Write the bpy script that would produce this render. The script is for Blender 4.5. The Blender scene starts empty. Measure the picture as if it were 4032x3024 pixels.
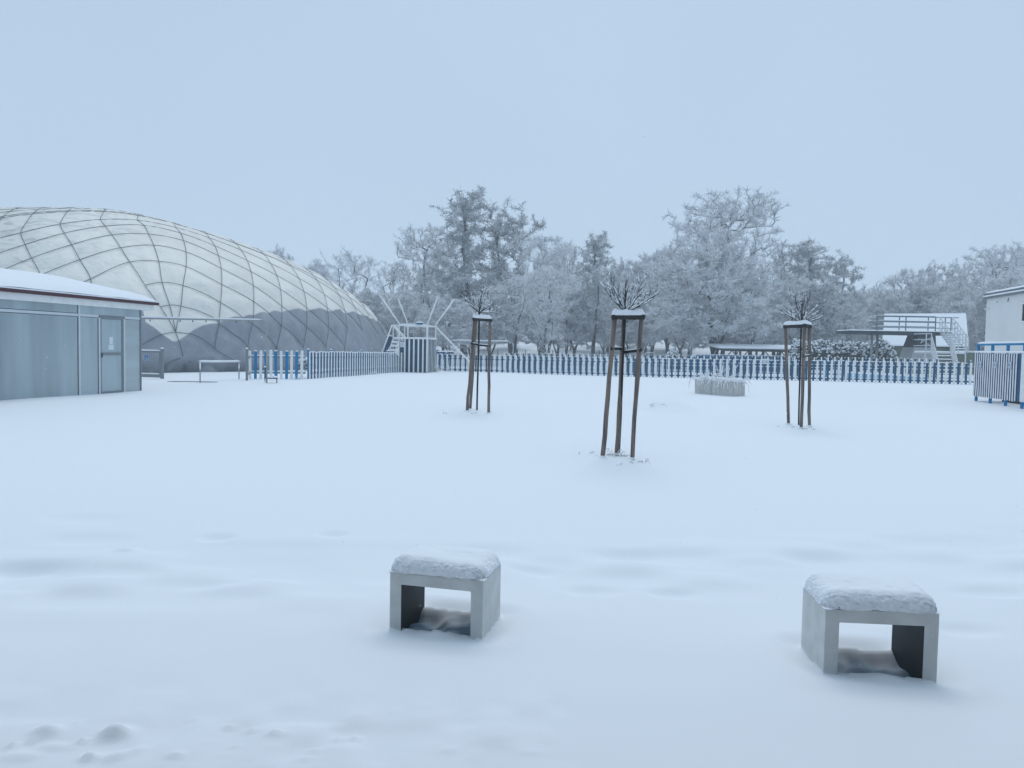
import bpy, math, random
import numpy as np
from mathutils import Matrix, Vector
random.seed(7); RNG = np.random.default_rng(11)
scn = bpy.context.scene
COL = scn.collection
# ------------------------------------------------------------------ camera
F0 = 3000.0; CX, CY = 2016.0, 1512.0; HOR = 1371.0; ROLL = 0.018
pit = math.atan((CY - HOR) / F0)
FW = np.array([0, math.cos(pit), -math.sin(pit)]); U0 = np.array([0, math.sin(pit), math.cos(pit)]); R0 = np.array([1.0, 0, 0])
RT = R0 * math.cos(ROLL) + U0 * math.sin(ROLL); UP = U0 * math.cos(ROLL) - R0 * math.sin(ROLL)
CAM = np.array([0, 0, 1.7])
cam = bpy.data.cameras.new('camera'); camo = bpy.data.objects.new('camera', cam); COL.objects.link(camo)
cam.sensor_width = 36; cam.lens = F0 / 4032 * 36; cam.clip_start = 0.05; cam.clip_end = 3000
camo.matrix_world = Matrix(((RT[0], UP[0], -FW[0], CAM[0]), (RT[1], UP[1], -FW[1], CAM[1]), (RT[2], UP[2], -FW[2], CAM[2]), (0, 0, 0, 1)))
scn.camera = camo
# ------------------------------------------------------------------ world, sun, exposure
SUN_EL, SUN_AZ = math.radians(58), math.radians(8)      # azimuth measured from +Y towards +X: the light comes from ahead
w = bpy.data.worlds.new('World'); scn.world = w; w.use_nodes = True
nt = w.node_tree; nt.nodes.clear()
out = nt.nodes.new('ShaderNodeOutputWorld'); bg = nt.nodes.new('ShaderNodeBackground'); bg2 = nt.nodes.new('ShaderNodeBackground'); ad = nt.nodes.new('ShaderNodeAddShader')
sky = nt.nodes.new('ShaderNodeTexSky'); sky.sky_type = 'NISHITA'; sky.sun_disc = False; sky.sun_elevation = SUN_EL; sky.sun_rotation = SUN_AZ
sky.air_density = 1.0; sky.dust_density = 2.0; sky.ozone_density = 1.0
bg.inputs['Strength'].default_value = 0.012                # what the cloud deck lets through of the clear sky
geo = nt.nodes.new('ShaderNodeTexCoord'); sep = nt.nodes.new('ShaderNodeSeparateXYZ'); rmp = nt.nodes.new('ShaderNodeValToRGB')
e = rmp.color_ramp.elements                                # overcast deck: brighter towards the zenith
e[0].position = 0.0; e[0].color = (0.450, 0.586, 0.738, 1)
e[1].position = 1.0; e[1].color = (0.480, 0.632, 0.783, 1)
m_ = rmp.color_ramp.elements.new(0.42); m_.color = (0.420, 0.551, 0.703, 1)
nz = nt.nodes.new('ShaderNodeTexNoise'); nz.inputs['Scale'].default_value = 1.6; nz.inputs['Detail'].default_value = 2.0
mx = nt.nodes.new('ShaderNodeMixRGB'); mx.blend_type = 'MULTIPLY'; mx.inputs[0].default_value = 1.0
mr = nt.nodes.new('ShaderNodeMapRange'); mr.inputs['From Min'].default_value = 0.3; mr.inputs['From Max'].default_value = 0.7; mr.inputs['To Min'].default_value = 0.965; mr.inputs['To Max'].default_value = 1.03
L = nt.links.new
L(geo.outputs['Generated'], sep.inputs[0]); L(sep.outputs['Z'], rmp.inputs[0]); L(geo.outputs['Generated'], nz.inputs['Vector']); L(nz.outputs['Fac'], mr.inputs[0])
L(rmp.outputs[0], mx.inputs[1]); L(mr.outputs[0], mx.inputs[2]); L(mx.outputs[0], bg2.inputs['Color']); bg2.inputs['Strength'].default_value = 1.0
L(sky.outputs[0], bg.inputs['Color']); L(bg.outputs[0], ad.inputs[0]); L(bg2.outputs[0], ad.inputs[1]); L(ad.outputs[0], out.inputs[0])
sun = bpy.data.lights.new('sun', 'SUN'); sun.energy = 0.72; sun.angle = math.radians(26); sun.color = (1.0, 0.985, 0.96)
suno = bpy.data.objects.new('sun', sun); COL.objects.link(suno)
sd = Vector((math.sin(SUN_AZ) * math.cos(SUN_EL), math.cos(SUN_AZ) * math.cos(SUN_EL), math.sin(SUN_EL)))
suno.rotation_euler = sd.to_track_quat('Z', 'Y').to_euler(); suno.location = (0, 0, 60)
scn.view_settings.view_transform = 'Standard'; scn.view_settings.look = 'None'; scn.view_settings.exposure = 0.02; scn.view_settings.gamma = 1.0
scn.view_settings.use_curve_mapping = False
scn.cycles.volume_bounces = 2; scn.cycles.max_bounces = 9; scn.cycles.diffuse_bounces = 8; scn.cycles.use_denoising = True

# ------------------------------------------------------------------ projection helpers (photo pixel -> point of the place)
def ray(px, py):
    d = FW + (px - CX) / F0 * RT - (py - CY) / F0 * UP
    return d
def at(px, py, Y):
    d = ray(px, py); t = (Y - CAM[1]) / d[1]
    return CAM + d * t
def hitplane(px, py, P0, n):
    d = ray(px, py); t = np.dot(np.array(P0) - CAM, n) / np.dot(d, n)
    return CAM + d * t
# ------------------------------------------------------------------ ground height
GC = np.array([(0,0,0),(0,4.5,0),(2,4,0),(-4,5,0),(4,5,0),(0,7.5,.03),(1.46,11.15,.13),(-.8,17.5,.26),(6,16,.16),(-5,50.8,.11),(23.5,39.3,.27),
 (-9,31.4,.30),(-10.4,30.3,.30),(-6.5,47.8,.17),(-11.36,23.3,.22),(-12.4,18.4,.21),(15.3,25.3,.21),(14.8,22.3,.19),(7,26.8,.18),(9.6,45.4,.155),
 (-30,20,.2),(-40,60,.2),(30,10,.1),(45,50,.25),(0,75,.2),(30,75,.25),(-20,-5,0),(20,-5,0),(-30,90,.2)], float)
def _phi(r): return np.sqrt(r * r + 9.0)
_A = _phi(np.linalg.norm(GC[:, None, :2] - GC[None, :, :2], axis=2)); _A = _A + np.eye(len(GC)) * -0.05
_W = np.linalg.solve(_A, GC[:, 2] - 0.15)
def sstep(a, b, x):
    t = np.clip((x - a) / (b - a), 0, 1); return t * t * (3 - 2 * t)
def gz(x, y):
    x = np.asarray(x, float); y = np.asarray(y, float)
    z = np.zeros(np.broadcast(x, y).shape) + 0.15
    for (a, b, _), wgt in zip(GC, _W): z = z + wgt * _phi(np.hypot(x - a, y - b))
    z = np.clip(z, -0.12, 0.42)
    fade = sstep(60, 90, np.hypot(x * .8, y)); z = z * (1 - fade) + 0.2 * fade
    return z + sstep(72, 150, y) * 5.5
def gp(px, py):
    d = ray(px, py); t = 2.0
    for t in np.arange(2.0, 200.0, 0.05):
        P = CAM + d * t
        if P[2] < gz(P[0], P[1]): break
    lo, hi = t - 0.05, t
    for _ in range(12):
        mid = (lo + hi) / 2; P = CAM + d * mid
        if P[2] < gz(P[0], P[1]): hi = mid
        else: lo = mid
    return CAM + d * hi
_TAB = RNG.random((256, 256))
def vnoise(x, y, s, ox=0.0):
    x = np.asarray(x) / s + 37.3 + ox; y = np.asarray(y) / s + 91.7 + ox
    xi = np.floor(x).astype(int); yi = np.floor(y).astype(int); fx = x - xi; fy = y - yi
    fx = fx * fx * fx * (fx * (fx * 6 - 15) + 10); fy = fy * fy * fy * (fy * (fy * 6 - 15) + 10)
    g = lambda a, b: _TAB[a % 256, b % 256]
    return (g(xi, yi) * (1 - fx) + g(xi + 1, yi) * fx) * (1 - fy) + (g(xi, yi + 1) * (1 - fx) + g(xi + 1, yi + 1) * fx) * fy - 0.5

# ------------------------------------------------------------------ materials
MATS = {}
def mat(name, col, rough=0.8, metal=0.0, noise=0.0, nscale=8.0, bump=0.0, bscale=40.0, col2=None, snow=None, sn_noise=0.25, stretch=None):
    if name in MATS: return MATS[name]
    m = bpy.data.materials.new(name); m.use_nodes = True; t = m.node_tree; b = t.nodes['Principled BSDF']; K = t.links.new
    b.inputs['Roughness'].default_value = rough; b.inputs['Metallic'].default_value = metal
    if 'Specular IOR Level' in b.inputs: b.inputs['Specular IOR Level'].default_value = 0.3
    tc = t.nodes.new('ShaderNodeTexCoord'); vec = tc.outputs['Object']
    if stretch:
        mp = t.nodes.new('ShaderNodeMapping'); mp.inputs['Scale'].default_value = stretch; K(vec, mp.inputs[0]); vec = mp.outputs[0]
    c = t.nodes.new('ShaderNodeRGB'); c.outputs[0].default_value = (*col, 1); o = c.outputs[0]
    if noise or col2:
        n = t.nodes.new('ShaderNodeTexNoise'); n.inputs['Scale'].default_value = nscale; n.inputs['Detail'].default_value = 5; K(vec, n.inputs['Vector'])
        mm = t.nodes.new('ShaderNodeMixRGB'); c2 = col2 or tuple(v * (1 - noise) for v in col)
        mm.inputs[2].default_value = (*c2, 1); rr = t.nodes.new('ShaderNodeMapRange'); rr.inputs['From Min'].default_value = 0.38; rr.inputs['From Max'].default_value = 0.66
        K(n.outputs['Fac'], rr.inputs[0]); K(rr.outputs[0], mm.inputs[0]); K(o, mm.inputs[1]); o = mm.outputs[0]
    if snow is not None:          # snow lies where the surface faces up
        g = t.nodes.new('ShaderNodeNewGeometry'); s = t.nodes.new('ShaderNodeSeparateXYZ'); K(g.outputs['Normal'], s.inputs[0])
        n = t.nodes.new('ShaderNodeTexNoise'); n.inputs['Scale'].default_value = 3.0; n.inputs['Detail'].default_value = 3; K(g.outputs['Position'], n.inputs['Vector'])
        a = t.nodes.new('ShaderNodeMath'); a.operation = 'MULTIPLY_ADD'; a.inputs[1].default_value = sn_noise * 2; K(n.outputs['Fac'], a.inputs[0]); K(s.outputs['Z'], a.inputs[2])
        r = t.nodes.new('ShaderNodeMapRange'); r.inputs['From Min'].default_value = snow + sn_noise - 0.06; r.inputs['From Max'].default_value = snow + sn_noise + 0.06; K(a.outputs[0], r.inputs[0])
        mm = t.nodes.new('ShaderNodeMixRGB'); mm.inputs[2].default_value = (0.93, 0.95, 0.97, 1); K(r.outputs[0], mm.inputs[0]); K(o, mm.inputs[1]); o = mm.outputs[0]
    K(o, b.inputs['Base Color'])
    if bump:
        n = t.nodes.new('ShaderNodeTexNoise'); n.inputs['Scale'].default_value = bscale; n.inputs['Detail'].default_value = 4; K(vec, n.inputs['Vector'])
        bp = t.nodes.new('ShaderNodeBump'); bp.inputs['Strength'].default_value = bump; bp.inputs['Distance'].default_value = 0.01; K(n.outputs['Fac'], bp.inputs['Height']); K(bp.outputs[0], b.inputs['Normal'])
    MATS[name] = m; return m
SNOW = mat('fresh_snow', (0.88, 0.905, 0.93), 0.75, bump=0.12, bscale=18)
SNOWC = mat('crusty_snow', (0.90, 0.925, 0.95), 0.8, bump=0.22, bscale=60)
CONC = mat('pale_concrete', (0.72, 0.725, 0.71), 0.85, noise=0.13, nscale=7, bump=0.35, bscale=80)
CONCS = mat('shaded_concrete', (0.035, 0.05, 0.055), 0.6, noise=0.3, nscale=5)  # shade inside the bench frames, painted as a darker concrete
WOOD = mat('weathered_wood', (0.25, 0.19, 0.155), 0.85, col2=(0.10, 0.083, 0.077), nscale=3.5, bump=0.4, bscale=30, stretch=(6, 6, 0.5))
WOODD = mat('dark_wet_wood', (0.035, 0.035, 0.037), 0.7, noise=0.4, nscale=12)
BARKS = mat('sapling_bark', (0.025, 0.024, 0.028), 0.8, noise=0.3)
STRAP = mat('black_rubber', (0.008, 0.009, 0.011), 0.5)
BLUE = mat('blue_paint', (0.003, 0.22, 0.47), 0.5, noise=0.2, nscale=5)
DBLUE = mat('dark_blue_paint', (0.002, 0.060, 0.12), 0.55, noise=0.35, nscale=6)
MBLUE = mat('faded_blue_paint', (0.002, 0.10, 0.22), 0.55, noise=0.4, nscale=5)
PBLUE = mat('pale_blue_paint', (0.30, 0.50, 0.68), 0.6, noise=0.1)
WHITE = mat('white_paint', (0.86, 0.87, 0.86), 0.55, noise=0.10, nscale=4)
GREY = mat('grey_metal', (0.23, 0.26, 0.28), 0.5, metal=0.2, noise=0.1)
GALV = mat('galvanised_pipe', (0.36, 0.39, 0.40), 0.45, metal=0.3, snow=0.35, sn_noise=0.1)
DARKM = mat('dark_metal', (0.05, 0.065, 0.075), 0.5, metal=0.2)
MAROON = mat('maroon_paint', (0.075, 0.022, 0.03), 0.5)
ALU = mat('aluminium', (0.62, 0.67, 0.70), 0.45, metal=0.1, noise=0.06)
PLASTER = mat('white_plaster', (0.78, 0.78, 0.77), 0.9, noise=0.07, nscale=0.8, bump=0.1, bscale=30)
GREENW = mat('green_render', (0.16, 0.20, 0.13), 0.9, col2=(0.09, 0.10, 0.075), nscale=0.7)
BLACK = mat('dark_opening', (0.012, 0.014, 0.018), 0.3)
SIGNB = mat('sign_blue', (0.01, 0.12, 0.33), 0.4)
SIGNW = mat('sign_white', (0.70, 0.74, 0.78), 0.5)
SIGNR = mat('sign_red', (0.17, 0.05, 0.10), 0.5)
TXT = mat('print_grey', (0.13, 0.15, 0.17), 0.6)
LEAF = mat('evergreen_leaf', (0.035, 0.06, 0.05), 0.6, noise=0.4, nscale=3)
GRASS = mat('dry_grass', (0.18, 0.16, 0.11), 0.8, noise=0.3)
DRYW = mat('dry_twig', (0.20, 0.155, 0.14), 0.8, snow=0.25, sn_noise=0.3)
BARK = mat('tree_bark', (0.045, 0.05, 0.055), 0.9, noise=0.4, nscale=2.5, bump=0.4, bscale=8, snow=0.32, sn_noise=0.3)
TWIG = mat('snowy_twig', (0.78, 0.80, 0.82), 0.85, noise=.45, nscale=.8, snow=-0.1, sn_noise=0.25)
TWIGA = mat('snowy_catkin_twig', (0.56, 0.59, 0.60), 0.85, noise=.55, nscale=.8, snow=0.0, sn_noise=0.3)
SOIL = mat('wet_soil', (0.03, 0.022, 0.02), 0.8)

# ------------------------------------------------------------------ mesh builder
class MB:
    def __init__(s): s.v = []; s.f = []; s.m = []
    def add(s, vs, fs, mi=0):
        o = len(s.v); s.v += [tuple(map(float, p)) for p in vs]; s.f += [tuple(i + o for i in f) for f in fs]; s.m += [mi] * len(fs); return s
    def obox(s, o, a, b, c, mi=0):          # parallelepiped from a corner and three edges
        o, a, b, c = map(lambda q: np.array(q, float), (o, a, b, c))
        if np.dot(np.cross(a, b), c) < 0: a, b = b, a
        vs = [o, o + a, o + a + b, o + b, o + c, o + a + c, o + a + b + c, o + b + c]
        return s.add(vs, [(3, 2, 1, 0), (4, 5, 6, 7), (0, 1, 5, 4), (1, 2, 6, 5), (2, 3, 7, 6), (3, 0, 4, 7)], mi)
    def box(s, x0, x1, y0, y1, z0, z1, mi=0): return s.obox((x0, y0, z0), (x1 - x0, 0, 0), (0, y1 - y0, 0), (0, 0, z1 - z0), mi)
    def bar(s, p, q, w, h, mi=0, up=(0, 0, 1)):  # rectangular bar between two points
        p, q = np.array(p, float), np.array(q, float); d = q - p; d1 = d / np.linalg.norm(d)
        a = np.cross(d1, up)
        if np.linalg.norm(a) < 1e-3: a = np.cross(d1, (0, 1, 0))
        a /= np.linalg.norm(a); b = np.cross(a, d1)
        return s.obox(p - a * w / 2 - b * h / 2, a * w, b * h, d, mi)
    def tube(s, pts, r, n=8, mi=0, cap=True, flat=1.0):
        pts = [np.array(p, float) for p in pts]; k = len(pts); rs = r if hasattr(r, '__len__') else [r] * k
        o = len(s.v); prev = None
        for i, p in enumerate(pts):
            d = pts[min(i + 1, k - 1)] - pts[max(i - 1, 0)]; d /= (np.linalg.norm(d) + 1e-9)
            if prev is None:
                a = np.cross(d, (0, 0, 1)) if abs(d[2]) < 0.9 else np.cross(d, (0, 1, 0))
            else: a = prev - d * np.dot(prev, d)
            a /= np.linalg.norm(a); b = np.cross(d, a); prev = a
            for j in range(n):
                t = 2 * math.pi * j / n; s.v.append(tuple(p + (a * math.cos(t) + b * math.sin(t) * flat) * rs[i]))
        fs = []
        for i in range(k - 1):
            for j in range(n):
                fs.append((o + i * n + j, o + i * n + (j + 1) % n, o + (i + 1) * n + (j + 1) % n, o + (i + 1) * n + j))
        if cap: fs += [tuple(o + j for j in range(n))[::-1], tuple(o + (k - 1) * n + j for j in range(n))]
        s.f += fs; s.m += [mi] * len(fs); return s
    def poly(s, pts, ext, mi=0):             # planar outline with a thickness vector
        n = len(pts); vs = [np.array(p, float) for p in pts]; vs += [p + np.array(ext, float) for p in vs]
        return s.add(vs, [tuple(range(n))[::-1], tuple(range(n, 2 * n))] + [(i, (i + 1) % n, n + (i + 1) % n, n + i) for i in range(n)], mi)
    def dome(s, c, rx, ry, rz, n=10, k=4, mi=0):   # half ellipsoid cap
        c = np.array(c, float); vs = []; fs = []
        for i in range(k):
            a = math.pi / 2 * i / k
            for j in range(n): t = 2 * math.pi * j / n; vs.append(c + (rx * math.cos(a) * math.cos(t), ry * math.cos(a) * math.sin(t), rz * math.sin(a)))
        vs.append(c + (0, 0, rz))
        for i in range(k - 1):
            for j in range(n): fs.append((i * n + j, i * n + (j + 1) % n, (i + 1) * n + (j + 1) % n, (i + 1) * n + j))
        for j in range(n): fs.append(((k - 1) * n + j, (k - 1) * n + (j + 1) % n, k * n))
        fs.append(tuple(range(n))[::-1])
        return s.add(vs, fs, mi)
    def ball(s, c, r, rng, mi=0, n=6):
        c = np.array(c, float); vs = [c + (0, 0, r[2])]; fs = []
        for i in (1, 2):
            a = math.pi * i / 3
            for j in range(n):
                t = 2 * math.pi * (j + rng.random() * .4) / n; q = rng.uniform(.8, 1.2); vs.append(c + np.array((r[0] * math.sin(a) * math.cos(t), r[1] * math.sin(a) * math.sin(t), r[2] * math.cos(a))) * q)
        vs.append(c - (0, 0, r[2]))
        for j in range(n):
            fs += [(0, 1 + j, 1 + (j + 1) % n), (1 + j, 1 + n + j, 1 + n + (j + 1) % n, 1 + (j + 1) % n), (1 + n + j, 2 * n + 1, 1 + n + (j + 1) % n)]
        return s.add(vs, fs, mi)
ORG = {}
def setp(o, label=None, cat=None, group=None, kind=None):
    if label: o['label'] = label
    if cat: o['category'] = cat
    if group: o['group'] = group
    if kind: o['kind'] = kind
    return o
def thing(name, label, cat, loc, group=None):
    o = bpy.data.objects.new(name, None); o.empty_display_size = 0.2; COL.objects.link(o); o.location = tuple(map(float, loc))
    ORG[o.name] = np.array(loc, float); return setp(o, label, cat, group)
def finish(me, mats, smooth):
    for m in (mats if isinstance(mats, (list, tuple)) else [mats]): me.materials.append(m)
    if smooth: me.polygons.foreach_set('use_smooth', [True] * len(me.polygons))
def part(parent, name, mb, mats, smooth=False, label=None):
    org = ORG[parent.name]; me = bpy.data.meshes.new(name)
    me.from_pydata([(v[0] - org[0], v[1] - org[1], v[2] - org[2]) for v in mb.v], [], mb.f); finish(me, mats, smooth)
    me.polygons.foreach_set('material_index', mb.m); me.update()
    o = bpy.data.objects.new(name, me); COL.objects.link(o); o.parent = parent; ORG[o.name] = org
    if label: o['label'] = label
    return o
def solo(name, mb, mats, loc, label, cat, smooth=False, group=None, kind=None):
    me = bpy.data.meshes.new(name); me.from_pydata([(v[0] - loc[0], v[1] - loc[1], v[2] - loc[2]) for v in mb.v], [], mb.f); finish(me, mats, smooth)
    me.polygons.foreach_set('material_index', mb.m); me.update()
    o = bpy.data.objects.new(name, me); COL.objects.link(o); o.location = tuple(map(float, loc)); ORG[o.name] = np.array(loc, float)
    return setp(o, label, cat, group, kind)
def npmesh(name, verts, quads, mats, smooth=False):
    me = bpy.data.meshes.new(name); k = quads.shape[1]
    me.vertices.add(len(verts)); me.vertices.foreach_set('co', np.ascontiguousarray(verts, dtype=np.float32).ravel())
    me.loops.add(quads.size); me.loops.foreach_set('vertex_index', np.ascontiguousarray(quads, dtype=np.int32).ravel())
    me.polygons.add(len(quads)); me.polygons.foreach_set('loop_start', np.arange(0, quads.size, k, dtype=np.int32))
    try: me.polygons.foreach_set('loop_total', np.full(len(quads), k, dtype=np.int32))
    except Exception: pass
    for m in (mats if isinstance(mats, (list, tuple)) else [mats]): me.materials.append(m)
    if smooth: me.polygons.foreach_set('use_smooth', np.ones(len(quads), dtype=bool))
    me.update(calc_edges=True); return me
def gridquads(nu, nv, wrap=False):
    i = np.arange(nu - 1)[:, None]; j = np.arange(nv if wrap else nv - 1)[None, :]; j2 = (j + 1) % nv
    return np.stack([i * nv + j, i * nv + j2, (i + 1) * nv + j2, (i + 1) * nv + j], -1).reshape(-1, 4)

# ------------------------------------------------------------------ benches' footprints (needed by the ground)
def rect_from(pl, pr, depth):
    a, b = gp(*pl), gp(*pr); d = b - a; d[2] = 0; wd = np.linalg.norm(d); d /= wd; n = np.array([-d[1], d[0], 0])
    return a, d, n, wd, depth
BENCH = [rect_from((1533, 2474), (1899, 2516), 0.40), rect_from((3241, 2652), (3689, 2674), 0.39)]
# ------------------------------------------------------------------ the ground
def axis(lo, hi, step, far0, far1, g=1.07):
    c = list(np.arange(lo, hi + 1e-6, step)); s = step
    while c[-1] < far1: s *= g; c.append(c[-1] + s)
    s = step
    while c[0] > far0: s *= g; c.insert(0, c[0] - s)
    return np.array(c)
gx = axis(-3.1, 3.1, 0.022, -560, 560, 1.06); gy = axis(2.3, 6.2, 0.022, -120, 560, 1.045)
gx = np.clip(gx, -590, 590); gy = np.clip(gy, -140, 590)
GX, GY = np.meshgrid(gx, gy, indexing='xy')
Z = gz(GX, GY)
near = np.exp(-np.clip(GY - 3, 0, None) / 9.0)
Z = Z + 0.05 * vnoise(GX, GY, 3.5) * np.clip(GY / 8, .25, 1) + 0.020 * near * vnoise(GX, GY, 0.9, 5) + 0.006 * near * vnoise(GX, GY, 0.35, 9)
band = np.exp(-((GY - (5.9 + 0.12 * GX)) / 0.75) ** 2); Z = Z + band * (0.085 * vnoise(GX, GY * 1.7, 0.55, 2) - 0.02)   # old tracks filled by snow
foot = np.exp(-((GY - 3.25) / 0.35) ** 2) * (GX < 0.3); Z = Z + foot * (0.035 * vnoise(GX, GY, 0.16, 4) + .03 * np.clip(vnoise(GX, GY, 0.05, 14) - .28, 0, 1))
def dent(px, py, r, h, sx=1.0):
    P = gp(px, py); return P[0], P[1], r, h, sx
for px, py, r, h, sx in [(455, 2895, .045, .045, 1.25), (355, 2985, .03, .03, 1), (185, 2888, .04, .028, 1.3), (130, 2918, .016, .018, 1), (325, 2925, .018, .02, 1), (460, 2985, .04, .018, 1.3),
    (540, 2965, .03, .012, 1), (900, 2873, .014, .016, 1.4), (985, 2885, .016, .014, 1.5), (1080, 2905, .022, .02, 1.2), (1140, 2908, .01, .012, 1), (1335, 2920, .022, .02, 1), (1398, 2908, .016, .014, 1.5),
    (930, 2947, .012, .014, 1), (1230, 2972, .02, .014, 1.5), (985, 2997, .012, .015, 1), (690, 2995, .02, .015, 1.6), (45, 2945, .018, .018, 1), (200, 2945, .03, .014, 2), (90, 2980, .04, .014, 2), (1200, 3000, .02, .012, 2),
    (850, 2115, .10, -.035, 1.4), (1310, 2105, .08, -.035, 1.5), (500, 2165, .07, .03, 1.3), (880, 2290, .12, -.035, 1.8), (450, 2245, .15, -.035, 2.0), (80, 2218, .12, -.04, 2), (350, 2115, .16, -.03, 2.2), (330, 2038, .16, -.025, 2.0),
    (2340, 2320, .11, -.035, 1.7), (2640, 2330, .10, -.035, 1.6), (2480, 2170, .12, -.03, 1.8), (2100, 2240, .10, -.03, 1.6), (3560, 2480, .10, .02, 2), (3900, 2330, .12, -.03, 2), (3800, 2480, .10, -.025, 2)]:
    x, y, r, h, sx = dent(px, py, r, h, sx); Z = Z + h * np.exp(-(((GX - x) / (r * sx)) ** 2 + ((GY - y) / r) ** 2) ** 1.4)
def mound(px, py, r, h):
    P = gp(px, py); return P, r, h
MOUNDS = [mound(2625, 1612, 0.62, 0.40), mound(2478, 1600, 0.5, 0.27)]
for P, r, h in MOUNDS: Z = Z + h * np.exp(-(((GX - P[0]) / r) ** 2 + ((GY - P[1]) / (r * .8)) ** 2) ** 1.2)
BENCH_SHADE = np.zeros_like(Z)  # mask for the shade painted into the ground colour under the benches
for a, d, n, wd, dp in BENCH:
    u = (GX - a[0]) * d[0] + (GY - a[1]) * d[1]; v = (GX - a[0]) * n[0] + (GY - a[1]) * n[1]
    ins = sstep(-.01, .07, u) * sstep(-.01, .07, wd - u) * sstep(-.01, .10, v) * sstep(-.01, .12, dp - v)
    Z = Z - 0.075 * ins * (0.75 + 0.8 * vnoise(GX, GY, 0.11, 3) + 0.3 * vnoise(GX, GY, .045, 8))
    BENCH_SHADE = BENCH_SHADE + ins * (.75 + .9 * vnoise(GX, GY, .08, 12))
    lip = np.exp(-((v + 0.03) / 0.05) ** 2) * np.exp(-((u - wd * .55) / (wd * .16)) ** 2); Z = Z + 0.03 * lip
    du = np.maximum(np.maximum(-u, u - wd), 0); dv = np.maximum(np.maximum(-v, v - dp), 0); dd = np.hypot(du, dv); outm = (dd > 0)
    Z = Z - 0.02 * np.exp(-(dd / 0.10) ** 2) * outm + 0.012 * np.exp(-((dd - .16) / 0.09) ** 2) * outm
V = np.stack([GX, GY, Z], -1).reshape(-1, 3)
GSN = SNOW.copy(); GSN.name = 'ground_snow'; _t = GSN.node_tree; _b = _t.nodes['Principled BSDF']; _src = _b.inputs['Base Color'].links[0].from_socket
_a = _t.nodes.new('ShaderNodeAttribute'); _a.attribute_name = 'bench_shade'; _m = _t.nodes.new('ShaderNodeMixRGB'); _m.inputs[2].default_value = (.17, .26, .35, 1)  # dark bluish tone: bench shade mixed into the snow colour
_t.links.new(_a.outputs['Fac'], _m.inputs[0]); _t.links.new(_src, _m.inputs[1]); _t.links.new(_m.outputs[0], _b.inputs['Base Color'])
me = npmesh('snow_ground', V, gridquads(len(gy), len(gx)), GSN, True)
_at = me.attributes.new('bench_shade', 'FLOAT', 'POINT'); _at.data.foreach_set('value', np.clip(BENCH_SHADE, 0, 1).ravel().astype(np.float32))
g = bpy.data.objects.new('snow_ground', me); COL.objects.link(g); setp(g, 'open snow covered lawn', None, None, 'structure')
def snowz(x, y):
    i = np.clip(np.searchsorted(gy, y) - 1, 0, len(gy) - 2); j = np.clip(np.searchsorted(gx, x) - 1, 0, len(gx) - 2)
    fy = (y - gy[i]) / (gy[i + 1] - gy[i]); fx = (x - gx[j]) / (gx[j + 1] - gx[j])
    return (Z[i, j] * (1 - fx) + Z[i, j + 1] * fx) * (1 - fy) + (Z[i + 1, j] * (1 - fx) + Z[i + 1, j + 1] * fx) * fy

# ------------------------------------------------------------------ snow slab helper
def slab_into(mb, o, a, b, t, nu=24, nv=16, edge=0.07, rough=0.006, seed=0, mi=0, over=0.0, crumb=0.0):
    o, a, b = np.array(o, float), np.array(a, float), np.array(b, float); la, lb = np.linalg.norm(a), np.linalg.norm(b); ua, ub = a / la, b / lb
    o = o - ua * over - ub * over; la += 2 * over; lb += 2 * over
    def pos(n, l):
        k = max(3, n // 4); e_ = (1 - np.cos(np.linspace(0, math.pi / 2, k))) * edge
        return np.concatenate([e_, np.linspace(edge, l - edge, n - 2 * k + 2)[1:-1], l - e_[::-1]])
    if la < 3 * edge or lb < 3 * edge: edge = min(la, lb) / 3.2
    U = pos(nu, la); Vv = pos(nv, lb); uu, vv = np.meshgrid(U, Vv, indexing='ij')
    du = np.minimum(uu, la - uu); dv = np.minimum(vv, lb - vv); e1 = np.clip(du / edge, 0, 1); e2 = np.clip(dv / edge, 0, 1)
    q = 1 - np.clip(np.sqrt((1 - e1) ** 2 + (1 - e2) ** 2), 0, 1)
    h = t * np.sqrt(np.clip(1 - (1 - q) ** 2, 0, 1)) * (1 + .25 * vnoise(uu, vv, .25, seed)) + rough * vnoise(uu, vv, .05, seed + 1) * 2
    wgt = crumb * (.06 + .94 * np.clip(1 - q * 1.15, 0, 1) ** .8)
    j1 = vnoise(uu + h * 1.7, vv + h * 1.3, .013, seed + 2) + .7 * vnoise(uu - h, vv + h * 2, .03, seed + 4); j2 = vnoise(uu + h * 1.1, vv - h * 1.9, .011, seed + 5) + .7 * vnoise(uu + h * 2, vv, .028, seed + 6); j3 = vnoise(uu - h * 1.4, vv + h, .012, seed + 7)
    P = o + uu[..., None] * ua + vv[..., None] * ub + h[..., None] * np.array([0, 0, 1]) + (wgt * j1)[..., None] * ub + (wgt * j2)[..., None] * ua + (wgt * j3 * (h > .004))[..., None] * np.array([0, 0, 1])
    nu_, nv_ = len(U), len(Vv)
    vs = list(P.reshape(-1, 3)); fs = [tuple(int(x) for x in f) for f in gridquads(nu_, nv_)]
    if np.cross(ua, ub)[2] < 0: fs = [f[::-1] for f in fs]
    fs = [f[::-1] for f in fs]
    k = len(vs); vs += [o + np.array([0, 0, -.002]), o + ua * la + np.array([0, 0, -.002]), o + ua * la + ub * lb + np.array([0, 0, -.002]), o + ub * lb + np.array([0, 0, -.002])]
    fs.append((k, k + 1, k + 2, k + 3)); mb.add(vs, fs, mi)
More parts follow.
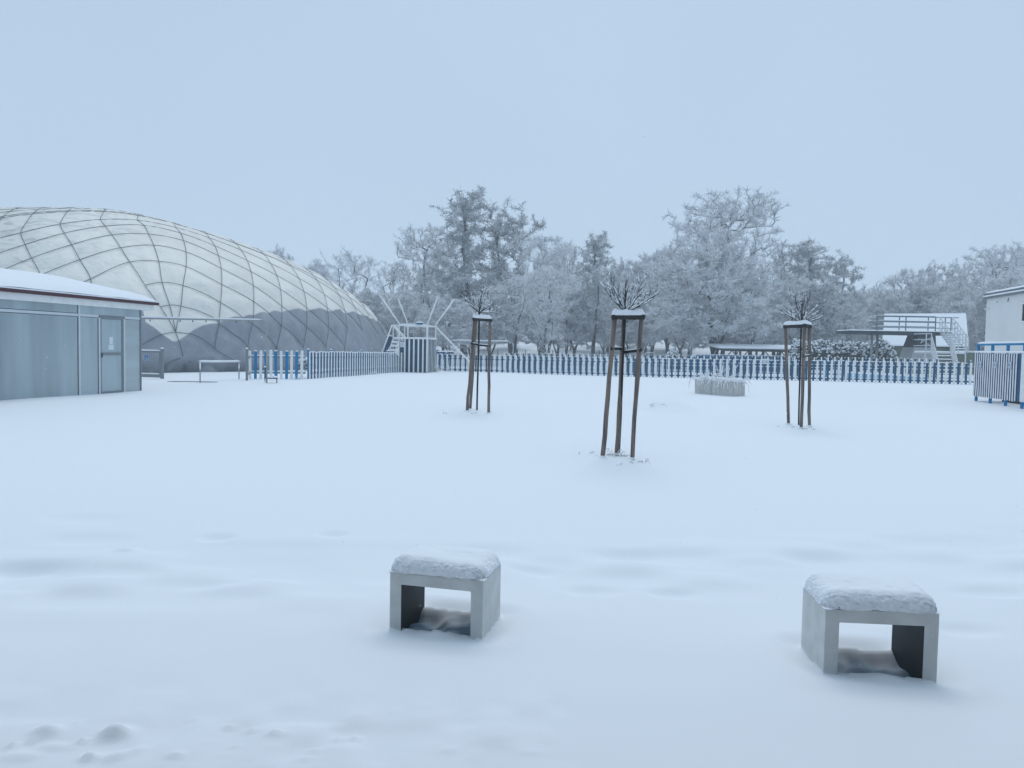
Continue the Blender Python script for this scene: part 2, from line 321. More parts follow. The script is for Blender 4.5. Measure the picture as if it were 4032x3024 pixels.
def ridge_snow(mb, p, q, w, t, seed=0, n=14, mi=0):
    p, q = np.array(p, float), np.array(q, float); pts = []; rs = []
    for i in range(n):
        f = i / (n - 1); end = min(1, min(f, 1 - f) * n / 2.2 + .35); pts.append(p + (q - p) * f + (0, 0, t * .15)); rs.append(w / 2 * end * (1 + .25 * float(vnoise(np.array(f * 6.0 + seed), np.array(seed * 1.7), 1.0))))
    o = len(mb.v); mb.tube(pts, rs, 8, mi, True)
    for i in range(o, len(mb.v)):
        v = mb.v[i]; k = (i - o) // 8; base = pts[k][2]; dz = v[2] - base
        mb.v[i] = (v[0], v[1], base + dz * (t * 2 / w if dz > 0 else 0.25))

# ------------------------------------------------------------------ concrete benches
for bi, (a, d, n, wd, dp) in enumerate(BENCH):
    zb = -0.14; zt = 0.345 if bi == 0 else 0.35; th = 0.072; lw = 0.075; zt += a[2]
    a0 = np.array([a[0], a[1], 0.0])
    lab = ['square concrete bench with snow cap, left of the picture centre, below the centre sapling', 'square concrete bench with thick snow cap at the lower right of the picture'][bi]
    b = thing('concrete_bench', lab, 'bench', a + (d * wd + n * dp) / 2, 'concrete benches in the foreground')
    prof = [(0, zb), (lw, zb), (lw, zt - th), (wd - lw, zt - th), (wd - lw, zb), (wd, zb), (wd, zt), (0, zt)]
    m = MB(); m.poly([a0 + d * x_ + [0, 0, z_] for x_, z_ in prof], n * dp); so = part(b, 'concrete_frame', m, [CONC, CONCS])
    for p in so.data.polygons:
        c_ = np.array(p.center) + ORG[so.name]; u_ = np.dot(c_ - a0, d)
        if lw * .5 < u_ < wd - lw * .5 and c_[2] < zt - .01 and abs(np.dot(np.array(p.normal), n)) < .5 and p.area > .01 and c_[2] > zb + .01: p.material_index = 1  # inner faces get the painted shade tone
    bv = so.modifiers.new('edge', 'BEVEL'); bv.width = 0.004; bv.segments = 2; bv.limit_method = 'ANGLE'
    m = MB(); slab_into(m, a0 + [0, 0, zt + .0025], d * wd, n * dp, 0.088 + .01 * bi, 170, 110, 0.085, 0.003, bi * 7, over=0.010, crumb=0.009)
    part(b, 'snow_cap', m, SNOWC, True)

# ------------------------------------------------------------------ staked saplings
def snow_twigs(rng, c, R, Hh, nmain, up=0.55, thick=1.0, squash=1.0):
    wood = MB(); snow = MB()
    def br(p, d, L_, r, lev):
        pts = [p]; q = p.copy(); dd = d.copy(); k = 4
        for i in range(k):
            dd = dd + rng.normal(size=3) * .10 + np.array([0, 0, .085]); dd /= np.linalg.norm(dd); q = q + dd * L_ / k; pts.append(q.copy())
        rs = [r * (1 - .14 * i) for i in range(k + 1)]; wood.tube(pts, rs, 5, 0, True)
        if abs(dd[2]) < .93:
            i0 = 0 if lev == 0 else 1; sp = pts[i0:k + 1]; sr = [(.0165 if lev == 0 else .0135) * thick * rng.uniform(.5, 1.35) * (.6 if j in (0, len(sp) - 1) else 1) * (1.1 - .8 * abs(dd[2])) for j in range(len(sp))]
            snow.tube([s_ + np.array([0, 0, rs[min(j + i0, k)] + sr[j] * .75]) for j, s_ in enumerate(sp)], sr, 6, 0, True)
        if lev < 2:
            for i in range(1, k + 1):
                if rng.random() < (.85 if lev == 0 else .5):
                    o = rng.normal(size=3); o -= dd * np.dot(o, dd); o /= np.linalg.norm(o)
                    nd = dd * .8 + o * .55 + np.array([0, 0, .18]); nd /= np.linalg.norm(nd); br(pts[i], nd, L_ * rng.uniform(.28, .5), r * .6, lev + 1)
    for i in range(nmain):
        az = 2 * math.pi * (i + rng.random() * .7) / nmain * 2.4; el = math.radians([10, 34, 18, 52, 26, 76, 14, 42][i % 8] + rng.uniform(-6, 6))
        d = np.array([math.cos(az) * math.cos(el), math.sin(az) * math.cos(el) * squash, math.sin(el) * Hh / R]); L_ = np.linalg.norm(d) * R; d /= np.linalg.norm(d)
        br(np.array(c, float), d, L_ * rng.uniform(.8, 1.05), .0105 * thick, 0)
    return wood, snow
def stake_set(label, poles, depth_off, trunk, rail, ht, crown, straps, seed, r=0.032, trunk_r=.016):
    rng = np.random.default_rng(seed); base = [gp(*p[0]) for p in poles]; c = np.mean(base, 0)
    t = thing('staked_sapling', label, 'young tree', c, 'young trees tied to wooden stakes'); tops = []
    for (pb, pt), B in zip(poles, base):
        T = at(pt[0], pt[1], B[1] + (c[1] - B[1]) * .35); tops.append(T); dd = (T - B) / np.linalg.norm(T - B); lo = B - dd * .25
        pts = [lo + (T - lo) * f + rng.normal(size=3) * (.004, .004, 0) for f in np.linspace(0, 1, 9)]
        m = MB().tube(pts, [r * rng.uniform(.93, 1.06) for _ in pts], 10); part(t, 'stake', m, WOOD, True)
        m = MB(); m.dome(B - (0, 0, .015), .085, .08, .045, 12, 3); part(t, 'snow_collar', m, SNOW, True)
    k = len(tops)
    pairs = rail
    for i, (p, q, sn) in enumerate(pairs):
        P = tops[p].copy(); Q = tops[q].copy(); dd = (Q - P); dd[2] = 0; dd /= np.linalg.norm(dd); P = P - dd * .045; Q = Q + dd * .045
        P[2] += .03 + .004 * i; Q[2] += .03 + .004 * i
        m = MB().tube([P, Q], r * 1.0, 10); o = part(t, 'cross_rail', m, WOODD, False)
        m = MB(); ridge_snow(m, P + (0, 0, r * .8), Q + (0, 0, r * .8), r * 2.6, .075, seed + i, 16); part(t, 'snow_ridge', m, SNOW, True)
    TB = gp(*trunk[0]); C = at(trunk[1][0], trunk[1][1], c[1]); dd = (C - TB)
    m = MB().tube([TB - dd * .1] + [TB + dd * f + rng.normal(size=3) * (.006, .006, 0) for f in (.25, .5, .75)] + [C], trunk_r, 8); part(t, 'trunk', m, BARKS, True)
    wood, snow = snow_twigs(rng, C, crown[0], crown[1], crown[2], squash=.8)
    part(t, 'branches', wood, BARKS, True); part(t, 'branch_snow', snow, SNOW, True)['kind'] = 'stuff'
    for (i, j, py0, py1) in straps:
        def onpole(i, py):
            B, T = base[i], tops[i]
            best = min(np.linspace(.3, 1, 141), key=lambda f: abs(projpy(B + (T - B) * f) - py)); return B + (T - B) * best
        P, Q = onpole(i, py0), (onpole(j, py1) if j >= 0 else None)
        if Q is None:
            best = min(np.linspace(.3, 1, 141), key=lambda f: abs(projpy(TB + (C - TB) * f) - py1)); Q = TB + (C - TB) * best
        nrm = np.array([0, -1, 0]); dd = (Q - P) / np.linalg.norm(Q - P); off = nrm * (r + .004)
        m = MB(); m.bar(P + off - dd * r * 1.2, Q + off + dd * r * 1.2, .006, .042); m.bar(P - off - dd * r * 1.2, Q - off + dd * r * 1.2, .006, .042)
        for X, sg in ((P, -1), (Q, 1)): m.bar(X + dd * sg * r * 1.2 + off * 1.1, X + dd * sg * r * 1.2 - off * 1.1, .006, .042)
        part(t, 'strap', m, STRAP)
        m = MB(); ridge_snow(m, P + off + (0, 0, .018), Q + off + (0, 0, .018), .016, .012, seed, 8); part(t, 'strap_snow', m, SNOW, True)
    return t, c
def projpy(P):
    d = np.array(P) - CAM; return CY - F0 * np.dot(d, UP) / np.dot(d, FW)
def projpx(P):
    d = np.array(P) - CAM; return CX + F0 * np.dot(d, RT) / np.dot(d, FW)
_, CM = stake_set('leafless sapling in the centre foreground, its round snowy crown above three long brown stakes', [((2374, 1800), (2420, 1258)), ((2430, 1788), (2457, 1258)), ((2488, 1807), (2525, 1258))],
    0, ((2437, 1785), (2462, 1226)), [(0, 2, 1), (0, 1, 1), (2, 1, 1)], 2.1, (.47, .47, 18), [(0, 1, 1373, 1374), (1, 2, 1386, 1380)], 31, r=.034)
_, CL = stake_set('smallest leafless sapling, staked beside the striped platform tower, with splayed snowy twigs', [((1839, 1619), (1868, 1262)), ((1851, 1612), (1876, 1246)), ((1924, 1628), (1929, 1267))],
    0, ((1878, 1617), (1887, 1232)), [(0, 2, 1), (0, 1, 1)], 2.1, (.50, .46, 16), [(0, -1, 1353, 1356), (-1 + 3, -1, 1362, 1358)], 37, r=.033, trunk_r=.02)
_, CR = stake_set('leafless sapling staked in front of the snowy hedge, right of the stone planter', [((3105, 1670), (3093, 1292)), ((3154, 1686), (3168, 1288)), ((3187, 1678), (3187, 1292))],
    0, ((3145, 1672), (3155, 1270)), [(0, 1, 1), (0, 2, 1), (1, 2, 1)], 2.1, (.52, .60, 16), [(1, 2, 1404, 1398)], 43, r=.034, trunk_r=.018)

# ------------------------------------------------------------------ picket fences
def picket_mesh(name, w, th, h, paint, snowcap=True, pointed=False):
    m = MB(); m.box(-w / 2, w / 2, -th / 2, th / 2, -0.12, h - .03, 0)
    m.add([(-w / 2, -th / 2, h - .03), (w / 2, -th / 2, h - .03), (w / 2, th / 2, h - .03), (-w / 2, th / 2, h - .03), (-w / 3.2, -th / 2.5, h), (w / 3.2, -th / 2.5, h), (w / 3.2, th / 2.5, h), (-w / 3.2, th / 2.5, h)],
          [(4, 5, 6, 7), (0, 1, 5, 4), (1, 2, 6, 5), (2, 3, 7, 6), (3, 0, 4, 7)], 0)
    if snowcap: m.dome((0, 0, h - .012), w * .56, th * 1.25 + .012, .045, 8, 3, 1)
    me = bpy.data.meshes.new(name); me.from_pydata(m.v, [], m.f); me.materials.append(paint); me.materials.append(SNOW); me.polygons.foreach_set('material_index', m.m)
    sm = [k == 1 for k in m.m]; me.polygons.foreach_set('use_smooth', sm); me.update(); return me
def fence(name, label, P0, P1, h, spacing, w, colors, rails, railmat, phase=0, posts=(), postmat=None, zbase=None, group=None, th=.022, irregular=True, skip=()):
    P0, P1 = np.array(P0[:2], float), np.array(P1[:2], float); Lx = np.linalg.norm(P1 - P0); d = (P1 - P0) / Lx; nrm = np.array([d[1], -d[0]])
    if np.dot(nrm, -P0) < 0: nrm = -nrm
    mid = (P0 + P1) / 2; o = thing(name, label, 'fence', (mid[0], mid[1], float(gz(mid[0], mid[1]))), group); org = ORG[o.name]; ang = math.atan2(d[1], d[0])
    vari = [[picket_mesh('picket', w * s, th, h * hs, c) for s, hs in ((1, 1), (.93, .985), (1.05, 1.01))] for c in colors]
    n = int(Lx / spacing); rng = random.Random(len(label)); cnt = 0
    zz = lambda P: float(gz(P[0], P[1]))
    for i in range(n + 1):
        P = P0 + d * (i * spacing + rng.uniform(-.008, .008)); c = (i + phase) % len(colors)
        ob = bpy.data.objects.new('picket', rng.choice(vari[c])); COL.objects.link(ob); ob.parent = o; Q = P + nrm * .03
        ob.location = (Q[0] - org[0], Q[1] - org[1], zz(P) - org[2] + rng.uniform(-.012, .008)); ob.rotation_euler = (0, rng.uniform(-.018, .018), ang); cnt += 1
    for rz in rails:
        m = MB(); ms = MB(); seg = max(2, int(Lx / 3)); pts = [P0 + d * Lx * k / seg for k in range(seg + 1)]
        for a, b in zip(pts[:-1], pts[1:]):
            A = np.array([*a, zz(a) + rz]); B = np.array([*b, zz(b) + rz]); m.bar(A, B, .035, .075); B2 = B.copy(); A2 = A.copy(); A2[2] += .046; B2[2] += .046
            ridge_snow(m, A2, B2, .055, .035, rz * 7, 10, 1)
        part(o, 'rail', m, [railmat, SNOW])
    for f in posts:
        P = P0 + d * Lx * f - nrm * .03; z = zz(P); m = MB().box(P[0] - .035, P[0] + .035, P[1] - .035, P[1] + .035, z - .2, z + h + .10); m.dome((P[0], P[1], z + h + .10), .045, .045, .05, 8, 3, 1); part(o, 'post', m, [postmat, SNOW])
    return o
A0 = gp(985, 1493); A1 = gp(1203, 1494); B1 = gp(1612, 1461); Cc0 = gp(1722, 1461); Cc1 = gp(3832, 1514)
fence('picket_fence', 'short blue and white picket fence in front of the grey skirt of the air dome', A0, A1, 1.12, .195, .108, [WHITE, BLUE], (.26, .88), GREY, posts=(), postmat=GREY)
fence('picket_fence', 'picket fence running away from the viewer beside the air dome towards the platform tower', A1 + np.array([.1, .15, 0]), B1, 1.10, .178, .100, [WHITE, mat('teal_blue_paint', (.002, .085, .20), .55, noise=.3)], (.25, .88), MBLUE, posts=(0.0, .16, .42, .70, .9), postmat=BLUE)
fence('picket_fence', 'long blue and white picket fence crossing the picture behind the three staked saplings', Cc0, Cc1, 1.10, .182, .108, [WHITE, MBLUE], (.13, .84), MBLUE, posts=(.02, .22, .33, .45, .60, .77, .905, .995), postmat=BLUE)
S0 = at(1985, 1392, 53.5); S1 = at(3700, 1421, 46.5)
fence('picket_fence', 'second picket fence standing just behind the long one, only its snow tipped pickets showing above', S0, S1, 1.25, .20, .085, [WHITE, DBLUE], (.2, .55, .98), MBLUE, posts=(.15, .5, .85), postmat=BLUE)
# grey gate post with wheelchair gate
t = thing('grey_post', 'grey wooden post with round snow cap at the left end of the short picket fence', 'post', gp(972, 1500)); P = ORG[t.name]; hpost = 1.2
m = MB().tube([P - (0, 0, .2), P + (0, 0, hpost)], .047, 10); part(t, 'shaft', m, GREY, True); m = MB(); m.dome(P + (0, 0, hpost), .055, .055, .06, 10, 4); part(t, 'snow_cap', m, SNOW, True)
m = MB(); m.bar(P + (.05, 0, .26), A0 + (0, 0, .26), .03, .07); m.bar(P + (.05, 0, .88), A0 + (0, 0, .88), .03, .07); part(t, 'rail', m, GREY)

def textobj(parent, body, P, right, size, material, name='lettering', depth=0.002):
    cu = bpy.data.curves.new(name, 'FONT'); cu.body = body; cu.size = size; cu.align_x = 'CENTER'; cu.align_y = 'CENTER'; cu.extrude = depth; cu.materials.append(material)
    tmp = bpy.data.objects.new(name, cu); COL.objects.link(tmp); bpy.context.view_layer.update()
    me = bpy.data.meshes.new_from_object(tmp.evaluated_get(bpy.context.evaluated_depsgraph_get())); bpy.data.objects.remove(tmp)
    o = bpy.data.objects.new(name, me); COL.objects.link(o); o.parent = parent; r = np.array(right, float); r[2] = 0; r /= np.linalg.norm(r); n = np.cross(r, (0, 0, 1)); org = ORG[parent.name]
    o.matrix_local = Matrix(((r[0], 0, n[0], P[0] - org[0]), (r[1], 0, n[1], P[1] - org[1]), (0, 1, 0, P[2] - org[2]), (0, 0, 0, 1))); ORG[o.name] = org; return o
GB = gp(639, 1491); gl = at(558, 1490, GB[1] + .2); gl[2] = GB[2]
t = thing('access_gate', 'grey framed gate beside the pavilion carrying a blue wheelchair sign', 'gate', GB)
gd = (GB - gl); gd[2] = 0; gw = np.linalg.norm(gd); gd /= gw; gl = gl - gd * .35; gw += .35
m = MB(); m.box(GB[0] - .05, GB[0] + .05, GB[1] - .05, GB[1] + .05, GB[2] - .2, GB[2] + 1.15); part(t, 'post', m, GREY); m = MB(); m.dome(GB + (0, 0, 1.15), .06, .06, .06, 10, 4); part(t, 'post_snow', m, SNOW, True)
zb = GB[2] + .04; m = MB(); ge = GB - gd * .09
m.bar(gl + (0, 0, .10), ge + (0, 0, .10), .04, .12); m.bar(gl + (0, 0, 1.03), ge + (0, 0, 1.03), .05, .06); m.bar(ge + (0, 0, .045), ge + (0, 0, 1.0), .05, .05); part(t, 'frame', m, GREY)
m = MB(); ridge_snow(m, gl + (0, 0, 1.07), ge + (0, 0, 1.07), .07, .04, 3); ridge_snow(m, gl + (0, 0, .17), ge + (0, 0, .17), .06, .035, 4); part(t, 'frame_snow', m, SNOW, True)
m = MB()
for k in range(14):
    f = (k + .5) / 14; P = gl + (ge - gl) * f; m.tube([P + (0, 0, .16), P + (0, 0, 1.0)], .004, 4)
for k in range(9): m.tube([gl + (0, 0, .2 + k * .09), ge + (0, 0, .2 + k * .09)], .003, 4)
o = part(t, 'wire_mesh', m, GREY); o['kind'] = 'stuff'
sc_ = at(576.5, 1409, GB[1] - .02); rr_ = gd; nn_ = np.cross(rr_, (0, 0, 1)); 
if nn_[1] > 0: nn_ = -nn_
m = MB(); m.obox(sc_ - rr_ * .105 - np.array([0, 0, .12]), rr_ * .21, nn_ * .006, [0, 0, .24]); sg = part(t, 'wheelchair_sign', m, SIGNB)
m = MB(); off = nn_ * .009
def sp(x, z): return sc_ + rr_ * x + np.array([0, 0, z]) + off
for (x0, z0, x1, z1) in ((-.095, -.11, .095, -.11), (-.095, .11, .095, .11), (-.095, -.11, -.095, .11), (.095, -.11, .095, .11)): m.bar(sp(x0, z0), sp(x1, z1), .012, .003, up=tuple(nn_))
m.tube([sp(-.012 + .042 * math.cos(t_), -.035 + .042 * math.sin(t_)) for t_ in np.linspace(math.radians(115), math.radians(385), 14)], .007, 5)
m.tube([sp(-.015, .05), sp(-.01, -.005), sp(.035, -.01), sp(.055, -.065), sp(.07, -.06)], .008, 5); m.tube([sp(-.012, .018), sp(.025, .018)], .006, 5); m.ball(sp(-.015, .07), (.013, .008, .013), np.random.default_rng(1)); m.ball(sp(.052, .075), (.01, .006, .01), np.random.default_rng(1))
part(sg, 'wheelchair_symbol', m, SIGNW)

# ------------------------------------------------------------------ air dome
dcx, dcy, dth, da, db, dH, dn, dm, dk = -29.054, 54.602, 1.454, 21.866, 17.991, 10.423, 3.886, 1.677, 2.161; DZ = 0.2
def d_surf(u, v):
    r = (np.abs(u / da) ** dn + np.abs(v / db) ** dn) ** (1 / dn); return DZ + dH * np.clip(1 - r ** dm, 0, None) ** (1 / dk)
def d_world(u, v, z): return np.stack([dcx + u * math.cos(dth) - v * math.sin(dth), dcy + u * math.sin(dth) + v * math.cos(dth), z], -1)
def d_hit(px, py):
    D = FW + (px - CX) / F0 * RT - (py - CY) / F0 * UP; t_ = np.linspace(20, 120, 4000); P = CAM + D * t_[:, None]
    x = P[:, 0] - dcx; y = P[:, 1] - dcy; u = x * math.cos(dth) + y * math.sin(dth); v = -x * math.sin(dth) + y * math.cos(dth)
    r = (np.abs(u / da) ** dn + np.abs(v / db) ** dn) ** (1 / dn); ins = (r < 1) & (P[:, 2] < d_surf(u, v))
    if not ins.any(): return None
    k = int(np.argmax(ins)); return P[k], u[k], v[k]
c1 = lambda x, y: (x * .4822, 780 + y * .4822)
c8 = lambda x, y: (1000 + x * .3617, 900 + y * .3617)
c2 = lambda x, y: (500 + x * .2939, 1150 + y * .2939)
NN = {}
for j, l in {0: [(257, 490), (585, 380), (915, 300), (1215, 293), (1500, 348), (1785, 470), (2050, 600)], 1: [(330, 632), (652, 503), (985, 405), (1255, 385), (1520, 440), (1808, 575), (2070, 715)],
    -1: [(205, 380), (525, 285), (860, 228), (1175, 222), (1475, 285), (1755, 390), (2020, 510)], -2: [(170, 283), (492, 212), (820, 175), (1125, 180), (1435, 240), (1710, 325)]}.items():
    for i, q in enumerate(l): NN[(i + 1, j)] = c1(*q)
for i, q in enumerate([(740, 660), (1060, 522), (1297, 515), (1520, 560), (1812, 705)]): NN[(i + 2, 2)] = c1(*q)
for i, q in enumerate([(1185, 713), (1325, 690), (1495, 713), (1803, 855)]): NN[(i + 3, 3)] = c1(*q)
for i, q in enumerate([(1310, 895), (1385, 875), (1478, 885), (1790, 1010)]): NN[(i + 3, 4)] = c1(*q)
for j, l in {1: [(305, 845), (575, 1070), (785, 1300)], 0: [(290, 660), (575, 865), (815, 1075), (990, 1300)], -1: [(250, 510), (545, 685), (800, 865), (1015, 1080)],
    -2: [(185, 380), (490, 540), (765, 715), (990, 895), (1180, 1105)], -3: [(115, 285), (410, 415), (690, 565), (930, 725)], 2: [(300, 1055), (540, 1300)], 3: [(250, 1300)]}.items():
    for i, q in enumerate(l): NN[(i + 8, j)] = c8(*q)
NN[(7, 2)] = (1000, 1200)
NN[(7, -2)] = c1(1970, 425)
HIT = {k: d_hit(*q) for k, q in NN.items()}; HIT = {k: h for k, h in HIT.items() if h is not None}
ks = np.array(list(HIT)); uv = np.array([[HIT[tuple(k)][1], HIT[tuple(k)][2]] for k in ks]); sel = ks[:, 1] < 3
SOL, *_ = np.linalg.lstsq(np.c_[np.ones(sel.sum()), ks[sel]], uv[sel], rcond=None)
def extend(uvp, step, kmax):
    o = []; p = np.array(uvp, float)
    for _ in range(kmax):
        p = p + step
        if (abs(p[0] / da) ** dn + abs(p[1] / db) ** dn) ** (1 / dn) > .985: break
        o.append(p.copy())
    return o
def dense(uvs, n=6):
    o = []
    for a, b in zip(uvs[:-1], uvs[1:]):
        for k in range(n): o.append(np.array(a) + (np.array(b) - np.array(a)) * k / n)
    o.append(np.array(uvs[-1])); return np.array(o)
def smooth_uv(l):           # Catmull-Rom through the crossing points
    l = [np.array(p, float) for p in l]
    if len(l) < 3: return dense(l)
    P = [2 * l[0] - l[1]] + l + [2 * l[-1] - l[-2]]; o = []
    for i in range(1, len(P) - 2):
        for s in range(6):
            t_ = s / 6; a, b, c, d = P[i - 1], P[i], P[i + 1], P[i + 2]
            o.append(.5 * ((2 * b) + (c - a) * t_ + (2 * a - 5 * b + 4 * c - d) * t_ * t_ + (3 * b - a - 3 * c + d) * t_ ** 3))
    o.append(l[-1]); return np.array(o)
extraS = {3: [c1(1435, 1100), c1(1500, 1345), c1(1520, 1430)], 4: [c1(1435, 1100)], 5: [c1(1435, 1100)], 6: [c2(1230, 450), c2(1175, 765)], 7: [c2(1690, 380), c2(1640, 600), c2(1622, 760)],
          8: [c8(215, 1380)], 9: [], 10: [], 11: [c8(990, 1340)]}
extraH = {4: [c2(1130, 350)], 3: [c2(1460, 265), c2(1600, 375), c2(1870, 580), c2(2005, 755)], 2: [c2(1890, 270), c2(2060, 450)], }
CABLES = []
for i in range(1, 13):
    js = sorted(j for (a, j) in HIT if a == i)
    if not js: continue
    l = [HIT[(i, j)][1:] for j in js]; pre = extend(l[0], -SOL[2], 16)[::-1]; post = []
    for q in extraS.get(i, []):
        h = d_hit(*q)
        if h is not None: post.append(h[1:])
    if not post: post = extend(l[-1], SOL[2] * .33, 6)
    CABLES.append(smooth_uv(pre + list(l) + post))
for j in range(-3, 5):
    is_ = sorted(i for (i, b) in HIT if b == j); l = [HIT[(i, j)][1:] for i in is_]; post = [d_hit(*q) for q in extraH.get(j, [])]; post = [h[1:] for h in post if h is not None]
    if j in (2, 3): l = [HIT[(i, j)][1:] for i in is_ if i < 7]; post = post + [HIT[(i, j)][1:] for i in is_ if i >= 8]
    pre = extend(l[0], -SOL[1], 16)[::-1] if j < 3 else []
    nx_ = extend((post[-1] if post else l[-1]), SOL[1], 8) if j < 4 else []
    CABLES.append(smooth_uv(pre + list(l) + list(post) + nx_))
for j in range(-12, -3):      # the rest of the net over the top
    u0 = SOL[0] + SOL[2] * j; l = [u0 + SOL[1] * i for i in range(-14, 30)]; l = [p for p in l if (abs(p[0] / da) ** dn + abs(p[1] / db) ** dn) ** (1 / dn) < .985]
    if len(l) > 2: CABLES.append(dense(l))
for i in list(range(-12, 1)) + list(range(13, 22)):
    u0 = SOL[0] + SOL[1] * i; l = [u0 + SOL[2] * j for j in range(-24, 16)]; l = [p for p in l if (abs(p[0] / da) ** dn + abs(p[1] / db) ** dn) ** (1 / dn) < .985]
    if len(l) > 2: CABLES.append(dense(l))
arcs = [[c2(650, 553), c2(760, 556), c2(880, 582), c2(1040, 665), c2(1175, 780), c2(1300, 845), c2(1420, 925), c2(1500, 1070)], [c2(650, 553), c2(500, 578), c2(350, 632), c2(205, 705)],
        [c2(755, 948), c2(640, 980), c2(500, 1075)], [c2(755, 948), c2(880, 965), c2(970, 1040), c2(1020, 1110)], [c2(1225, 425), c2(1420, 560), c2(1560, 655), c2(1622, 760), c2(1700, 850)]]
for A_ in arcs:
    l = [d_hit(*q) for q in A_]; l = [h[1:] for h in l if h is not None]
    if len(l) > 2: CABLES.append(smooth_uv(l))
from mathutils.kdtree import KDTree
pts = []
cab3 = []
for cb in CABLES:
    P = d_world(cb[:, 0], cb[:, 1], d_surf(cb[:, 0], cb[:, 1])); cab3.append(P)
    for a, b in zip(P[:-1], P[1:]):
        n_ = max(1, int(np.linalg.norm(b - a) / .15))
        for k in range(n_): pts.append(a + (b - a) * k / n_)
kd = KDTree(len(pts))
for i, p in enumerate(pts): kd.insert(Vector(p), i)
kd.balance()
NA, NR = 760, 120
ang = np.linspace(0, 2 * math.pi, NA, endpoint=False); rr = 1 - np.linspace(0, 1, NR) ** 2.0 * .999; AA, RR = np.meshgrid(ang, rr, indexing='ij')
q_ = (np.abs(np.cos(AA)) ** dn + np.abs(np.sin(AA)) ** dn) ** (-1 / dn); UU = da * RR * q_ * np.cos(AA); VV = db * RR * q_ * np.sin(AA)
PW = d_world(UU, VV, d_surf(UU, VV))
Pu = np.roll(PW, -1, 0) - np.roll(PW, 1, 0); Pv = np.gradient(PW, axis=1); Nn = np.cross(Pu, Pv); Nn /= (np.linalg.norm(Nn, axis=-1, keepdims=True) + 1e-9)
cen = np.array([dcx, dcy, 0]); Nn *= np.sign(((PW - cen) * Nn).sum(-1, keepdims=True))
flatP = PW.reshape(-1, 3); dist = np.array([kd.find(p)[2] for p in flatP]).reshape(NA, NR)
bul = 0.27 * (1 - np.exp(-(dist / 0.8) ** 1.15)) - .07; bul = bul * np.clip(1 - (PW[..., 2] - 5.5) / 5.0, .28, 1)
low = sstep(2.6, .3, PW[..., 2]) if False else np.clip((2.8 - PW[..., 2]) / 2.5, 0, 1)
s_ = UU * 1.0 + VV * 1.0
bul = bul + low * .30 * (vnoise(AA * 90 + PW[..., 2] * .8, PW[..., 2] * 2.0 - AA * 30, 1.0, 3)) + .05 * vnoise(AA * 40, PW[..., 2], .8, 6)
PD = PW + Nn * bul[..., None]
# skirt boundary
bnd = [(559, 1268), (603, 1288), (641, 1315), (676, 1341), (690, 1345), (712, 1335), (744, 1313), (764, 1297), (794, 1284), (823, 1276), (861, 1271), (891, 1257), (920, 1248), (941, 1245), (957, 1249), (970, 1242), (985, 1239), (1000, 1240), (1022, 1231), (1040, 1228), (1058, 1233), (1072, 1225), (1098, 1225), (1110, 1227),
 (1127, 1222), (1170, 1218), (1202, 1223), (1221, 1220), (1253, 1217), (1289, 1221), (1300, 1226), (1318, 1222), (1336, 1222), (1358, 1232), (1365, 1232), (1401, 1228), (1418, 1240), (1434, 1241), (1467, 1242), (1485, 1267), (1500, 1264), (1510, 1265), (1524, 1282)]
bp_ = []
for q in bnd:
    h = d_hit(*q)
    if h is not None: bp_.append((math.atan2(h[2] / db, h[1] / da), h[0][2]))
bp_ = sorted(((a if a > -2.6 + 0 else a + 2 * math.pi), z) for a, z in bp_)
ba = np.array([b[0] for b in bp_]); bz = np.array([b[1] for b in bp_]); zmean = float(np.median(bz))
# angle of the superellipse parameter equals atan2(v/b, u/a)
A2 = np.where(ang > math.pi, ang - 2 * math.pi, ang); A2 = np.where(A2 < -2.6, A2 + 2 * math.pi, A2)
zb_ = np.interp(A2, ba, bz, left=np.nan, right=np.nan); zb_ = np.where(np.isnan(zb_), zmean + .35 * np.abs(np.sin(A2 * 14)), zb_)
zlim = np.repeat(zb_[:, None], NR, 1)
apex = np.array([[dcx, dcy, DZ + dH + .1]])
V = np.concatenate([PD.reshape(-1, 3), apex]); Q = gridquads(NR, NA, True)   # build with ring-major order
ring = PD.transpose(1, 0, 2)
below = ring[0].copy(); below[:, 2] = -.25
V = np.concatenate([below[None], ring], 0).reshape(-1, 3)
Qs = gridquads(NR + 1, NA, True)
DM = bpy.data.materials.new('dome_membrane'); DM.use_nodes = True; tn = DM.node_tree; b = tn.nodes['Principled BSDF']; b.inputs['Roughness'].default_value = .55; b.inputs['Specular IOR Level'].default_value = .3; K = tn.links.new
at_ = tn.nodes.new('ShaderNodeAttribute'); at_.attribute_name = 'skirt'; st = tn.nodes.new('ShaderNodeMapRange'); st.inputs['From Min'].default_value = -.04; st.inputs['From Max'].default_value = .04; K(at_.outputs['Fac'], st.inputs[0])
tc = tn.nodes.new('ShaderNodeTexCoord')
def dnoise(scale, detail, lo, hi, dist_=0.0, stretch=None):
    n = tn.nodes.new('ShaderNodeTexNoise'); n.inputs['Scale'].default_value = scale; n.inputs['Detail'].default_value = detail; n.inputs['Distortion'].default_value = dist_
    if stretch: mp = tn.nodes.new('ShaderNodeMapping'); mp.inputs['Scale'].default_value = stretch; K(tc.outputs['Object'], mp.inputs[0]); K(mp.outputs[0], n.inputs['Vector'])
    else: K(tc.outputs['Object'], n.inputs['Vector'])
    r = tn.nodes.new('ShaderNodeMapRange'); r.inputs['From Min'].default_value = lo; r.inputs['From Max'].default_value = hi; K(n.outputs['Fac'], r.inputs[0]); return r.outputs[0]
